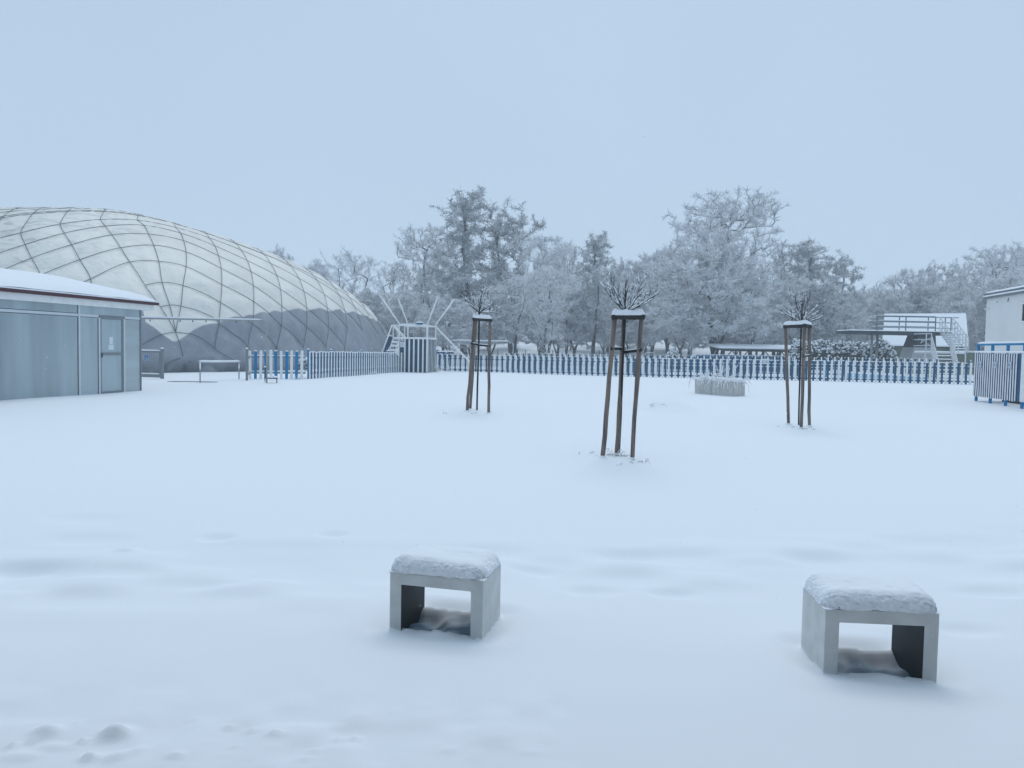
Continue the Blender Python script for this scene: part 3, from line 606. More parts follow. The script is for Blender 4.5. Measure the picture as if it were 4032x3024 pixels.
def mixc(f, a, bb):
    m_ = tn.nodes.new('ShaderNodeMixRGB')
    if isinstance(f, float): m_.inputs[0].default_value = f
    else: K(f, m_.inputs[0])
    for k, c in ((1, a), (2, bb)):
        if isinstance(c, tuple): m_.inputs[k].default_value = (*c, 1)
        else: K(c, m_.inputs[k])
    return m_.outputs[0]
def mul(a, k):
    m_ = tn.nodes.new('ShaderNodeMath'); m_.operation = 'MULTIPLY'; K(a, m_.inputs[0])
    if isinstance(k, float): m_.inputs[1].default_value = k
    else: K(k, m_.inputs[1])
    return m_.outputs[0]
up_c = mixc(mul(dnoise(.16, 5, .40, .62), .8), (.88, .85, .78), (.76, .74, .68))
dirt = dnoise(.9, 8, .50, .68, 1.2, (1, 1, 2.2)); big = dnoise(.10, 2, .36, .54); dz = tn.nodes.new('ShaderNodeSeparateXYZ'); K(tc.outputs['Object'], dz.inputs[0])
lx = tn.nodes.new('ShaderNodeMapRange'); lx.inputs['From Min'].default_value = 12.0; lx.inputs['From Max'].default_value = -2.0; K(dz.outputs['X'], lx.inputs[0])
up_c = mixc(mul(mul(mul(dirt, big), lx.outputs[0]), .95), up_c, (.27, .26, .25))
sm = tn.nodes.new('ShaderNodeAttribute'); sm.attribute_name = 'seam'; up_c = mixc(mul(sm.outputs['Fac'], .16), up_c, (.28, .30, .31))
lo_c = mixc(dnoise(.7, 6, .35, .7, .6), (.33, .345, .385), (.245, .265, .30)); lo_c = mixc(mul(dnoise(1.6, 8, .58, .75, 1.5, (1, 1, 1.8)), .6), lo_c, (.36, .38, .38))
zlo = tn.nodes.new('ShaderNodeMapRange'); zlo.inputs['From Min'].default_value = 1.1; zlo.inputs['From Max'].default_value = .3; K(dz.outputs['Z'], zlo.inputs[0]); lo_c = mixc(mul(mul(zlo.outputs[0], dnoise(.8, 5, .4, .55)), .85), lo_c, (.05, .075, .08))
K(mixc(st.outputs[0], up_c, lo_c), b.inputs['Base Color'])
bn = tn.nodes.new('ShaderNodeTexNoise'); bn.inputs['Scale'].default_value = 1.8; bn.inputs['Detail'].default_value = 5; bn.inputs['Distortion'].default_value = 1.0; K(tc.outputs['Object'], bn.inputs['Vector'])
bb_ = tn.nodes.new('ShaderNodeBump'); bb_.inputs['Strength'].default_value = .75; bb_.inputs['Distance'].default_value = .10; K(bn.outputs['Fac'], bb_.inputs['Height']); K(bb_.outputs[0], b.inputs['Normal'])
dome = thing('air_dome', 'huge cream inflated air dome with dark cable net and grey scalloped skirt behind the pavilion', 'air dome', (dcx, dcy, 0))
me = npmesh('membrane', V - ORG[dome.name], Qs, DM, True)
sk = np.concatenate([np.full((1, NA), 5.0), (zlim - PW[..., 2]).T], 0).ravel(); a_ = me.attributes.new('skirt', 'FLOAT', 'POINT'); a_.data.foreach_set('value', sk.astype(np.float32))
M2 = np.linalg.inv(np.array([SOL[1], SOL[2]]).T); ij = (np.stack([UU, VV], -1) - SOL[0]) @ M2.T
def line(x): f = np.abs(x - np.round(x)); return np.exp(-(f / .035) ** 2)
seam = np.clip(np.maximum(line(ij[..., 0] * 2 + .5) * .8, np.maximum(line(ij[..., 1] * 2 + .5) * .6, line((ij[..., 0] * 3)) * .5)), 0, 1) * (vnoise(UU, VV, 2.5, 4) + .55)
sm_ = np.concatenate([np.zeros((1, NA)), seam.T], 0).ravel(); a_ = me.attributes.new('seam', 'FLOAT', 'POINT'); a_.data.foreach_set('value', sm_.astype(np.float32))
mo = bpy.data.objects.new('membrane', me); COL.objects.link(mo); mo.parent = dome
CABM = mat('net_cable', (.10, .12, .13), .5)
def dsurf_n(P): return P
for P in cab3:
    if len(P) < 3: continue
    Pn = P.copy(); x = P[:, 0] - dcx; y = P[:, 1] - dcy; out_ = np.stack([x, y, (P[:, 2]) * 3], -1); out_ /= np.linalg.norm(out_, axis=1, keepdims=True)
    uu = x * math.cos(dth) + y * math.sin(dth); vv = -x * math.sin(dth) + y * math.cos(dth); eps = .02
    gu = (d_surf(uu + eps, vv) - d_surf(uu - eps, vv)) / (2 * eps); gv = (d_surf(uu, vv + eps) - d_surf(uu, vv - eps)) / (2 * eps)
    nl = np.stack([-gu, -gv, np.ones_like(gu)], -1); nl /= np.linalg.norm(nl, axis=1, keepdims=True)
    nw = np.stack([nl[:, 0] * math.cos(dth) - nl[:, 1] * math.sin(dth), nl[:, 0] * math.sin(dth) + nl[:, 1] * math.cos(dth), nl[:, 2]], -1)
    if np.isnan(nw).any(): nw = np.nan_to_num(nw)
    m = MB().tube(list(P + nw * .0), .0155, 5, 0, True); part(dome, 'net_cable', m, CABM, True)

# ------------------------------------------------------------------ pavilion on the left
COR = gp(555, 1536); wd_ = np.array([.184, .983, 0]); wn = np.array([.983, -.184, 0])    # wn faces the viewer side
pv = thing('glazed_pavilion', 'low pavilion of frosted grey panels with maroon gutter and thick snow on its roof', 'pavilion', COR)
def pw(px, py, off=0.0): return hitplane(px, py, COR + wn * off, wn)
def wz(px, py): P = pw(px, py); return float(np.dot(COR - P, wd_)), P[2]
WZB = COR[2] - .1; WZT = wz(554, 1219)[1]
def wallpt(wv, z, off=0.0): P = COR - wd_ * wv + wn * off; return np.array([P[0], P[1], z])
def wbox(m, w0, w1, z0, z1, off0, off1, mi=0): m.obox(wallpt(w0, z0, off0), -wd_ * (w1 - w0), wn * (off1 - off0), [0, 0, z1 - z0], mi)
FROST = mat('frosted_panel', (.42, .50, .53), .22, noise=.38, nscale=.8, bump=.25, bscale=90, stretch=(1.3, 1.3, .18))  # stretched noise paints soft vertical reflections into the panel colour
FROSTL = mat('frosted_panel_pale', (.46, .53, .55), .35, noise=.2, nscale=.6, bump=.25, bscale=90, stretch=(.3, .3, 3))
w_m1 = wz(312, 1500)[0]; w_d0 = wz(391, 1500)[0]; w_d1 = wz(489, 1500)[0]; z_tr = wz(554, 1256)[1]
WL = 13.0
def panel(w0, w1, z0, z1, mt=FROST, nm='panel'): m = MB(); wbox(m, w0, w1, z0, z1, -.04, 0.0); return part(pv, nm, m, mt)
panel(.05, w_d1 - .03, WZB, z_tr - .03, FROSTL); panel(w_d0 + .03, w_m1 - .03, WZB, z_tr - .03); panel(w_m1 + .03, WL, WZB, z_tr - .03)
panel(.05, w_m1 - .03, z_tr + .04, WZT, nm='upper_panel'); panel(w_m1 + .03, WL, z_tr + .04, WZT, nm='upper_panel')
def frame(w0, w1, z0, z1, nm='mullion', off=.02, mt=ALU): m = MB(); wbox(m, w0, w1, z0, z1, -.05, off); part(pv, nm, m, mt)
frame(0.0, .05, WZB, WZT, off=.03, mt=GREY); frame(w_m1 - .03, w_m1 + .03, WZB, WZT, off=.025); frame(w_d0 - .03, w_d0 + .03, WZB, z_tr - .03, off=.022); frame(w_d1 - .03, w_d1 + .03, WZB, z_tr - .03, off=.022)
frame(.05, w_d1 - .03, z_tr - .03, z_tr + .04, 'transom', .015); frame(w_d0 + .03, w_m1 - .03, z_tr - .03, z_tr + .04, 'transom', .015); frame(w_m1 + .03, WL, z_tr - .03, z_tr + .04, 'transom', .015); frame(w_d1 - .03, w_d0 + .03, z_tr + .005, z_tr + .04, 'transom', .01, GREY)
m = MB()
for a_, b_, c_, d_ in ((.05, w_d1 - .03, z_tr - .044, z_tr - .031), (w_d0 + .03, w_m1 - .03, z_tr - .044, z_tr - .031), (w_m1 + .03, WL, z_tr - .046, z_tr - .031), (w_m1 + .03, WL, z_tr + .041, z_tr + .056), (w_m1 + .031, w_m1 + .052, WZB, z_tr - .05), (w_m1 + .031, w_m1 + .052, z_tr + .06, WZT), (w_d0 + .031, w_d0 + .05, WZB, z_tr - .05), (w_d1 - .048, w_d1 - .031, WZB, z_tr - .05), (w_m1 - .05, w_m1 - .031, WZB, z_tr - .05)):
    wbox(m, a_, b_, c_, d_, -.01, .004)
part(pv, 'gap_and_shadow_strip', m, DARKM)['kind'] = 'stuff'  # dark strips: transom gap lines and painted shadow beside the mullions
m = MB(); wbox(m, w_d1 + .03, w_d0 - .03, WZB + .04, z_tr + .003, -.03, -.006); dr = part(pv, 'door', m, FROST)
m = MB(); zmid = wz(440, 1393)[1]
for a_, b_, c_, d_ in ((w_d1 + .03, w_d1 + .10, WZB + .04, z_tr), (w_d0 - .09, w_d0 - .03, WZB + .04, z_tr), (w_d1 + .10, w_d0 - .09, zmid - .04, zmid + .04), (w_d1 + .10, w_d0 - .09, z_tr - .07, z_tr), (w_d1 + .10, w_d0 - .09, WZB + .04, WZB + .14)): wbox(m, a_, b_, c_, d_, -.006, .012)
part(dr, 'door_frame', m, GREY)
m = MB()
for (x0, y0, x1, y1) in ((430, 1326, 444, 1355), (427, 1357, 447, 1377)):
    a_ = wz(x1, (y0 + y1) / 2)[0]; b_ = wz(x0, (y0 + y1) / 2)[0]; za = wz(x0, y1)[1]; zb2 = wz(x0, y0)[1]; wbox(m, a_, b_, za, zb2, -.004, .004)
part(dr, 'paper_notice', m, SIGNW)
m = MB(); m.obox(wallpt(w_d0 - .075, zmid - .1, .03), -wd_ * .02, wn * .03, [0, 0, .12]); part(dr, 'door_handle', m, DARKM)
m = MB(); wbox(m, -.005, WL, WZB - .3, WZB + .0, -.045, .012); part(pv, 'plinth', m, DARKM)
# side and back walls, roof
DEP = 6.0
m = MB(); m.obox(wallpt(.0, WZB, -.05), -wd_ * -.0 - wn * (DEP - .05), wd_ * -.05, [0, 0, WZT - WZB]); m.obox(wallpt(0, WZB, -DEP), -wd_ * WL, wn * .05, [0, 0, WZT - WZB]); part(pv, 'side_wall', m, FROST)
FZ1 = WZT + .0; ov = .10; gend = -.62
zf1 = WZT + .16
m = MB(); wbox(m, gend + .12, WL + .3, FZ1 - .015, zf1, .0, ov); m.obox(wallpt(gend + .12, FZ1 - .015, 0.0), -wn * (DEP + .1), -wd_ * .03, [0, 0, zf1 - FZ1 + .015]); part(pv, 'fascia_board', m, WHITE)
m = MB(); wbox(m, gend + .15, WL + .3, FZ1 - .013, FZ1 + .01, -.3, -.002); part(pv, 'soffit', m, WHITE)
zg = zf1; gut = MB(); wbox(gut, gend, WL + .3, zg + .002, zg + .085, ov - .03, ov + .09); part(pv, 'gutter', gut, MAROON)
m = MB(); wbox(m, gend + .02, WL + .3, zg + .088, zg + .12, ov - .02, ov + .085, 0); part(pv, 'gutter_snow', m, SNOW)
RZ = WZT + .82
e0 = wallpt(gend + .05, zg + .13, ov + .04); r0 = wallpt(gend + .25, RZ + .16, -DEP / 2); k0 = wallpt(gend + .05, zg + .13, -DEP - ov)
def roofsurf(nu, nv, th, seed):
    vs = []; 
    for i in range(nu):
        f = i / (nu - 1)
        for j in range(nv):
            s = j / (nv - 1); wv = gend + .05 + (WL + .3 - gend) * f ** 1.5
            prof = 1 - abs(2 * s - 1); off = (ov + .04) + s * (-DEP - 2 * ov - .04)
            z = zg + .13 + (RZ + .1 - zg - .13) * prof ** .9
            edge = min(f ** 1.5 * 12, 1.0); edge = math.sqrt(max(0, 1 - (1 - edge) ** 2)); es = min(min(s, 1 - s) * 14, 1); es = math.sqrt(1 - (1 - es) ** 2)
            z += th * edge * es + .02 * float(vnoise(np.array(wv), np.array(off), .6, seed)); P = wallpt(wv, z, off); vs.append(P)
    return vs
nu, nv = 50, 41; vs = roofsurf(nu, nv, .13, 3); m = MB(); m.add(vs, [tuple(int(x) for x in f) for f in gridquads(nu, nv)]); 
lowv = [v - np.array([0, 0, .10]) if 0 else v for v in vs]
part(pv, 'roof_snow', m, SNOW, True)
m = MB(); pl = [wallpt(gend + .04, zg + .05, ov), wallpt(gend + .04, RZ + .1, -DEP / 2), wallpt(gend + .04, zg + .05, -DEP - ov)]; m.poly(pl, -wd_ * (WL + .2 - gend)); part(pv, 'roof', m, GREY)
m = MB()
for k in range(4): P = wallpt(wz(165 + k * 95, 1140)[0], zg + .03, ov + .092); m = MB(); m.ball(P, (.03, .02, .03), np.random.default_rng(k)); part(pv, 'gutter_bracket', m, MAROON)

# ------------------------------------------------------------------ shower arch, low rail, drain, foot rest
def tubebend(p, q, r_, rad, n=6):    # rounded corner helper: from p horizontally then down to q
    o = [];
    return o
SB = gp(1050, 1508); top = at(1050, 1263, SB[1]); H_ = top[2]
sh = thing('shower_arch', 'grey pipe arch of an outdoor shower, taller than the pickets, with snow along its top', 'shower', SB)
LB = at(480, 1262, SB[1] - .3); cr = .16
pts_ = [np.array([LB[0], LB[1], SB[2] - .2]), np.array([LB[0], LB[1], H_ - cr])] + [np.array([LB[0] + cr * (1 - math.cos(a_)), LB[1], H_ - cr + cr * math.sin(a_)]) for a_ in np.linspace(.3, math.pi / 2, 5)]
rt_ = at(1048, 1290, SB[1]); pts_ += [np.array([rt_[0] - cr + cr * math.sin(a_), SB[1], H_ - cr + cr * math.cos(a_)]) for a_ in np.linspace(0, math.pi / 2, 6)] + [SB + (0, 0, 1.0), SB - (0, 0, .2)]
part(sh, 'pipe', MB().tube(pts_, .030, 10), mat('shower_pipe', (.36, .37, .36), .5, noise=.2), True)
m = MB(); ridge_snow(m, pts_[6] + (0, 0, .02), np.array([rt_[0] - cr, SB[1], H_ + .02]), .055, .045, 3, 50); part(sh, 'pipe_snow', m, SNOW, True)
for px in (591, 709, 759, 811, 930):
    P = at(px, 1268, SB[1] - .15); m = MB().tube([(P[0], P[1], H_ - .03), (P[0], P[1], H_ - .10)], [.014, .022], 8); part(sh, 'shower_head', m, DARKM)
m = MB(); P = at(1043, 1503, SB[1] - .1); m.tube([P, P + (0, 0, .22), P + (.03, 0, .30), P + (.02, 0, .48)], .014, 8); m.ball(P + (0, 0, .50), (.05, .04, .03), np.random.default_rng(1)); part(sh, 'tap', m, [DARKM, SNOW])
m = MB(); m.dome(P + (0, 0, .52), .05, .04, .05, 8, 3); part(sh, 'tap_snow', m, SNOW, True)
fr = thing('foot_rest', 'small black angled foot rest with snow on it beside the shower pipe', 'foot rest', gp(1075, 1506)); Pq = at(1057, 1489, SB[1]); Pr = at(1091, 1489, SB[1])
m = MB(); m.bar(Pq, Pr, .20, .035); m.bar(Pr + (-.01, 0, -.018), Pr + (-.01, 0, -.22), .03, .03); part(fr, 'bracket', m, DARKM)
m = MB(); slab_into(m, Pq + (0, -.1, .019), Pr - Pq, [0, .2, 0], .06, 16, 10, .05, .004, 2); part(fr, 'snow_cap', m, SNOW, True)
R1 = gp(788, 1507); R2 = gp(941, 1495); h1 = at(785, 1427, R1[1])[2] - R1[2]; h2 = at(945, 1427, R2[1])[2] - R2[2]
lr = thing('hoop_rail', 'low grey hoop rail with snow on it in front of the dome corner', 'railing', (R1 + R2) / 2)
m = MB(); m.tube([R1 - (0, 0, .2), R1 + (0, 0, h1)], .026, 8); m.tube([R2 - (0, 0, .2), R2 + (0, 0, h2)], .026, 8); m.bar(R1 + (0, 0, h1), R2 + (0, 0, h2), .06, .05); part(lr, 'frame', m, GALV, True)
m = MB(); ridge_snow(m, R1 + (-.05, 0, h1 + .025), R2 + (.05, 0, h2 + .025), .09, .05, 2, 24); part(lr, 'snow_ridge', m, SNOW, True)
D1, D2 = gp(655, 1503), gp(862, 1505); m = MB(); mid = (D1 + D2) / 2
m.add([np.array([mid[0] + (D2[0] - D1[0]) / 2 * math.cos(t_) * 1.0, mid[1] + .16 * math.sin(t_) + .05 * math.sin(3 * t_), snowz(mid[0] + (D2[0] - D1[0]) / 2 * math.cos(t_), mid[1] + .16 * math.sin(t_)) + .006]) for t_ in np.linspace(0, 2 * math.pi, 40, endpoint=False)], [tuple(range(40))])
solo('bare_ground', m, SOIL, mid, 'strip of bare wet ground below the hoop rail', None, kind='structure')

# ------------------------------------------------------------------ striped platform tower
TA = gp(1571, 1464); TY = TA[1]; TBp = at(1681, 1465, TY); TC = at(1717, 1462, TY + 2.6)
tw = thing('platform_tower', 'blue and white striped platform tower with white frame, splayed poles and open stairs', 'play tower', (TA + TBp) / 2)
zg_ = float(gz(*TA[:2])); zw = at(1625, 1333, TY)[2]; zf = at(1625, 1281, TY)[2]
TA[2] = TBp[2] = TC[2] = zg_; sd_ = (TC - TBp); sd_[2] = 0; sl = np.linalg.norm(sd_); sd_ /= sl
m = MB(); m.obox([TA[0], TY + .02, zg_ - .1], [TBp[0] - TA[0], 0, 0], [0, .03, 0], [0, 0, zw - zg_ + .08]); m.obox(TBp + [-.05, .03, -.1], sd_ * sl, [-.03, 0, 0], [0, 0, zw - zg_ + .08]); part(tw, 'backing_wall', m, DBLUE)
m = MB(); m.obox([TA[0] + .03, TY + .06, zw - .12], [TBp[0] - TA[0] - .05, 0, 0], sd_ * sl, [0, 0, .06]); part(tw, 'deck', m, DARKM)
nb = 11; wpx = (TBp[0] - TA[0])
xs_ = [at(px, 1400, TY)[0] for px in (1581, 1593.5, 1611, 1629, 1647, 1665)]
for x in xs_:
    m = MB().box(x - .045, x + .045, TY - .012, TY + .018, zg_ - .1, zw - .01); part(tw, 'slat', m, WHITE)
for k in range(6):
    P = TBp + sd_ * sl * (k + .8) / 6.3; m = MB().obox(P + [-.012, 0, -.1], sd_ * .11, [.008, 0, 0], [0, 0, zw - zg_ + .08]); part(tw, 'slat', m, WHITE)
m = MB(); m.bar([TA[0] - .05, TY - .01, zw], [TBp[0] + .03, TY - .01, zw], .09, .06); m.bar(TBp + [0, 0, zw - zg_], TC + [0, 0, zw - zg_], .08, .055); part(tw, 'top_rail', m, [WHITE])
m = MB(); ridge_snow(m, [TA[0] - .05, TY - .01, zw + .03], [TBp[0] + .03, TY - .01, zw + .03], .09, .04, 1, 24); ridge_snow(m, TBp + [0, 0, zw - zg_ + .03], TC + [0, 0, zw - zg_ + .03], .08, .04, 2, 12)
ridge_snow(m, [TA[0], TY, zf + .055], [TBp[0], TY, zf + .05], .09, .03, 3, 24); part(tw, 'rail_snow', m, SNOW, True)
def post_at(px, Y, z0, z1, r_=.035, nm='post'):
    P = at(px, 1330, Y); m = MB().box(P[0] - r_, P[0] + r_, Y - r_, Y + r_, z0, z1); return part(tw, nm, m, WHITE)
post_at(1571, TY - .03, zg_, zf); post_at(1606, TY - .03, zw, zf); post_at(1682, TY - .03, zg_, zf, .045); post_at(1715, TY + 2.5, zw, zf); post_at(1593, TY + 2.4, zw, zf); post_at(1564, TY + 2.4, zw, zf, .03); post_at(1548, TY + .4, zw - .1, zf, .03)
m = MB(); m.bar([TA[0] - .03, TY - .02, zf], [TBp[0] + .03, TY - .02, zf], .10, .10); m.bar([TBp[0], TY + .04, zf], TC + [0, 0, zf - zg_], .09, .09); bk = TC - np.array([TBp[0] - TA[0], 0, 0]); m.bar(TC + [-.05, 0, zf - zg_ - .002], bk + [0, 0, zf - zg_ - .002], .08, .08); m.bar([TA[0], TY + .04, zf - .003], bk + [0, -.05, zf - zg_ - .003], .08, .08)
sx0 = at(1544, 1281, TY + .4); m.bar([TA[0] - .03, TY + .38, zf - .005], [sx0[0], TY + .4, zf - .005], .07, .07); part(tw, 'upper_frame', m, WHITE)
def pole(pb, pt, Yb, Yt, r_=.042, nm='splayed_pole'):
    P, Q = at(*pb, Yb), at(*pt, Yt); m = MB().tube([P, Q], [r_ * 1.1, r_ * .95], 8); part(tw, nm, m, WHITE, True)
    m = MB(); ridge_snow(m, P + (0, 0, r_ * .9), Q + (0, 0, r_ * .9), r_ * 1.3, .03, 1, 10); part(tw, 'pole_snow', m, SNOW, True)
pole((1574, 1277), (1492, 1158), TY, TY - .8); pole((1606, 1277), (1568, 1177), TY + 2.4, TY + 3.2); pole((1682, 1279), (1725, 1165), TY, TY - .8); pole((1713, 1282), (1790, 1178), TY + 2.4, TY + 3.0)
pole((1712, 1284), (1866, 1442), TY + .5, TY + .8, .045, 'brace_pole'); pole((1548, 1282), (1600, 1338), TY + 2.3, TY + 1.2, .07, 'brace_pole')
LP_ = at(1652.5, 1276, TY); m = MB(); m.box(LP_[0] - .17, LP_[0] + .17, TY - .12, TY + .12, zf + .052, zf + .15); part(tw, 'lamp_box', m, MBLUE); m = MB(); slab_into(m, [LP_[0] - .19, TY - .14, zf + .152], [.38, 0, 0], [0, .28, 0], .06, 12, 10, .08, .003, 4); part(tw, 'lamp_snow', m, SNOW, True)
# stairs
for k, (py, xl, xr) in enumerate(((1334, 1548, 1570), (1348, 1543, 1569), (1363, 1538, 1569), (1380, 1531, 1569), (1397, 1524, 1569))):
    Yk = TY + .35 - k * .22; P, Q = at(xl, py, Yk), at(xr, py, Yk); m = MB(); m.bar(P, Q, .22, .06); o = part(tw, 'stair_tread', m, WHITE); m = MB(); slab_into(m, P + (0, -.12, .031), Q - P, [0, .24, 0], .05, 10, 8, .05, .003, k); part(tw, 'tread_snow', m, SNOW, True)
m = MB(); m.bar(at(1550, 1334, TY + .35), at(1521, 1405, TY - .6), .05, .16); m.bar(at(1571, 1334, TY + .35), at(1570, 1405, TY - .6), .05, .16); part(tw, 'stringer', m, WHITE)
m = MB(); p4 = [at(1526, 1324, TY + .3), at(1545, 1326, TY + .3), at(1530, 1392, TY - .5), at(1510, 1392, TY - .5)]; m.poly(p4, [0, .05, 0]); part(tw, 'slide_panel', m, DBLUE); m = MB(); ridge_snow(m, at(1523, 1322, TY + .3), at(1546, 1325, TY + .3), .10, .05, 2, 8); part(tw, 'slide_snow', m, SNOW, True)
m = MB(); m.tube([at(1543, 1280, TY + .4), at(1526, 1330, TY), at(1504, 1388, TY - .6)], .04, 8); part(tw, 'handrail', m, WHITE, True)
# notice on the tower
P = at(1584, 1353, TY); sgn = MB(); nx0 = at(1575.5, 1353, TY)[0]; nx1 = at(1593.5, 1353, TY)[0]; z0, z1 = at(1584, 1367, TY)[2], at(1584, 1337, TY)[2]; sgn.box(nx0, nx1, TY - .035, TY - .02, z0, z1); nb_ = part(tw, 'notice_board', sgn, SIGNW)
m = MB(); zz1 = at(1584, 1341, TY)[2]; m.box(nx0 + .01, nx1 - .01, TY - .04, TY - .0355, zz1 - .055, zz1); part(nb_, 'red_header', m, SIGNR)
m = MB(); r5 = random.Random(4)
for k in range(9): zz2 = zz1 - .09 - k * .034; m.box(nx0 + .03, nx1 - .03 - r5.random() * .08, TY - .038, TY - .0352, zz2, zz2 + .010)
part(nb_, 'notice_text', m, mat('print_pale', (.38, .42, .48), .6))
m = MB(); m.box(xs_[0] - .04, xs_[0] + .10, TY - .02, TY - .013, at(1584, 1388, TY)[2], at(1584, 1368, TY)[2]); part(nb_, 'dark_plate', m, DBLUE)

# ------------------------------------------------------------------ far shower arch and blue barrier behind the fence
YF = 56.0; f0, f1 = at(1765, 1340, YF), at(2021, 1346, YF); zg2 = float(gz(f0[0], YF)); m = MB(); zt2 = (f0[2] + f1[2]) / 2
fa = thing('shower_arch', 'pale thin pipe arch standing beyond the long fence right of the platform tower', 'shower', (f0[0] / 2 + f1[0] / 2, YF, zg2))
m.tube([(f0[0], YF, zg2 - .1), (f0[0], YF, zt2 - .3), (f0[0] + .08, YF, zt2 - .08), (f0[0] + .3, YF, zt2), (f1[0] - .3, YF, zt2), (f1[0] - .08, YF, zt2 - .08), (f1[0], YF, zt2 - .3), (f1[0], YF, zg2 - .1)], .032, 8); part(fa, 'pipe', m, mat('pale_pipe', (.45, .48, .5), .5), True)
m = MB(); ridge_snow(m, (f0[0] + .3, YF, zt2 + .02), (f1[0] - .3, YF, zt2 + .02), .06, .05, 4, 30); part(fa, 'pipe_snow', m, SNOW, True)
f0, f1 = at(2540, 1389, 58), at(2578, 1390, 58); zg2 = float(gz(f0[0], 58)); fa = thing('hoop_rail', 'tiny pale hoop rail beyond the fence, just right of the centre stakes', 'railing', (f0[0], 58, zg2)); z = f0[2]
m = MB().tube([(f0[0], 58, zg2 - .1), (f0[0], 58, z - .1), (f0[0] + .1, 58, z), (f1[0] - .1, 58, z), (f1[0], 58, z - .1), (f1[0], 58, zg2 - .1)], .03, 6); part(fa, 'frame', m, GALV, True)
YB = 53.0; b0, b1 = at(1722, 1386, YB), at(1785, 1388, YB); zg2 = float(gz(b0[0], YB)); br = thing('blue_barrier', 'low blue slatted barrier with snow behind the left end of the long fence', 'barrier', ((b0[0] + b1[0]) / 2, YB, zg2))
m = MB()
m.bar((b0[0], YB, b0[2] - .03), (b1[0], YB, b0[2] - .03), .5, .10); m.bar((b0[0], YB, b0[2] - .3), (b1[0], YB, b0[2] - .3), .05, .10)
for x in (b0[0] + .05, b1[0] - .05): m.box(x - .04, x + .04, YB - .04, YB + .04, zg2 - .1, b0[2] - .09)
part(br, 'frame', m, MBLUE); m = MB(); slab_into(m, (b0[0], YB - .28, b0[2] + .021), (b1[0] - b0[0], 0, 0), (0, .56, 0), .07, 20, 8, .08, .004, 3); part(br, 'snow_cap', m, SNOW, True)
P = at(1724, 1378, YB + .5); sp_ = thing('short_post', 'short post topped with a snow ball behind the right edge of the platform tower', 'post', (P[0], YB + .5, zg2)); m = MB().box(P[0] - .1, P[0] + .1, YB + .4, YB + .6, zg2 - .1, P[2]); part(sp_, 'shaft', m, MBLUE); m = MB(); m.dome((P[0], YB + .5, P[2]), .22, .2, .16, 10, 4); m.dome((P[0], YB + .5, P[2] + .14), .12, .1, .10, 10, 4); part(sp_, 'snow_cap', m, SNOW, True)
# thin wire fence far behind
YW = 66.0; wf = thing('wire_fence', 'thin wire fence on slim posts in front of the tree trunks behind the centre', 'fence', (8, YW, float(gz(8, YW))))
for px in (1960, 2070, 2177, 2257, 2360, 2460, 2560, 2660): P = at(px, 1378, YW); m = MB().tube([(P[0], YW, -.1), (P[0], YW, P[2])], .03, 6); part(wf, 'post', m, DARKM)
for zz_ in (1.9, 1.5, 1.1): m = MB().tube([at(1900, 1378, YW)[:2].tolist() + [zz_], at(2700, 1378, YW)[:2].tolist() + [zz_]], .008, 4); part(wf, 'wire', m, GREY)

# ------------------------------------------------------------------ shelter, blue boards
YS = 60.0; s0, s1 = at(2843, 1376, YS), at(3180, 1384, YS); zr = (s0[2] + s1[2]) / 2; zg2 = float(gz(s0[0], YS)); zr = at(2980, 1378, YS)[2]
shl = thing('open_shelter', 'long low open shelter with dark braced posts and flat snowy roof beyond the fence', 'shelter', ((s0[0] + s1[0]) / 2, YS, zg2))
m = MB(); m.bar((s0[0], YS, zr - .06), (s1[0], YS, zr - .06), .10, .14); m.bar((s0[0], YS + 3, zr + .02), (s1[0], YS + 3, zr + .02), .1, .14); part(shl, 'beam', m, DARKM)
m = MB(); m.obox((s0[0] - .3, YS - .4, zr + .012), (s1[0] - s0[0] + .6, 0, 0), (0, 4, .25), (0, 0, .07)); part(shl, 'roof', m, GREY)
m = MB(); slab_into(m, (s0[0] - .35, YS - .45, zr + .085), (s1[0] - s0[0] + .7, 0, 0), (0, 4.1, .25), .16, 40, 12, .25, .01, 3); part(shl, 'roof_snow', m, SNOW, True)
for k in range(6):
    x = s0[0] + .15 + (s1[0] - s0[0] - .3) * k / 5; m = MB().box(x - .07, x + .07, YS - .05, YS + .05, zg2 - .1, zr - .13); p_ = part(shl, 'post', m, DARKM)
    m = MB()
    if k < 5: m.bar((x + .05, YS, zr - .75), (x + .6, YS, zr - .13), .06, .07)
    if k > 0: m.bar((x - .05, YS, zr - .75), (x - .6, YS, zr - .13), .06, .07)
    part(shl, 'brace', m, DARKM)
YL = 58.6; l0, l1 = at(2712, 1396, YL), at(3135, 1402, YL); bl = thing('board_wall', 'long low wall of dark blue boards between the fence and the open shelter', 'low wall', ((l0[0] + l1[0]) / 2, YL, zg2)); nB = 14
for k in range(nB):
    xa = l0[0] + (l1[0] - l0[0]) * k / nB; xb = l0[0] + (l1[0] - l0[0]) * (k + 1) / nB - .03; m = MB().box(xa, xb, YL - .03, YL + .03, zg2 - .1, l0[2] + .002 * (k % 3)); part(bl, 'board', m, MBLUE)
m = MB(); ridge_snow(m, (l0[0], YL, l0[2]), (l1[0], YL, l0[2]), .08, .035, 3, 50); part(bl, 'snow_ridge', m, SNOW, True)
for px in (2709, 2722): P = at(px, 1384, YL - .1); m = MB().tube([(P[0], YL - .1, zg2), (P[0], YL - .1, P[2])], .04, 6); part(bl, 'post', m, DBLUE)
m = MB(); P = at(2731, 1402, YL - .05); m.box(P[0] - .18, P[0] + .18, YL - .06, YL - .035, P[2] - .12, P[2] + .12); part(bl, 'sign_plate', m, SIGNW)
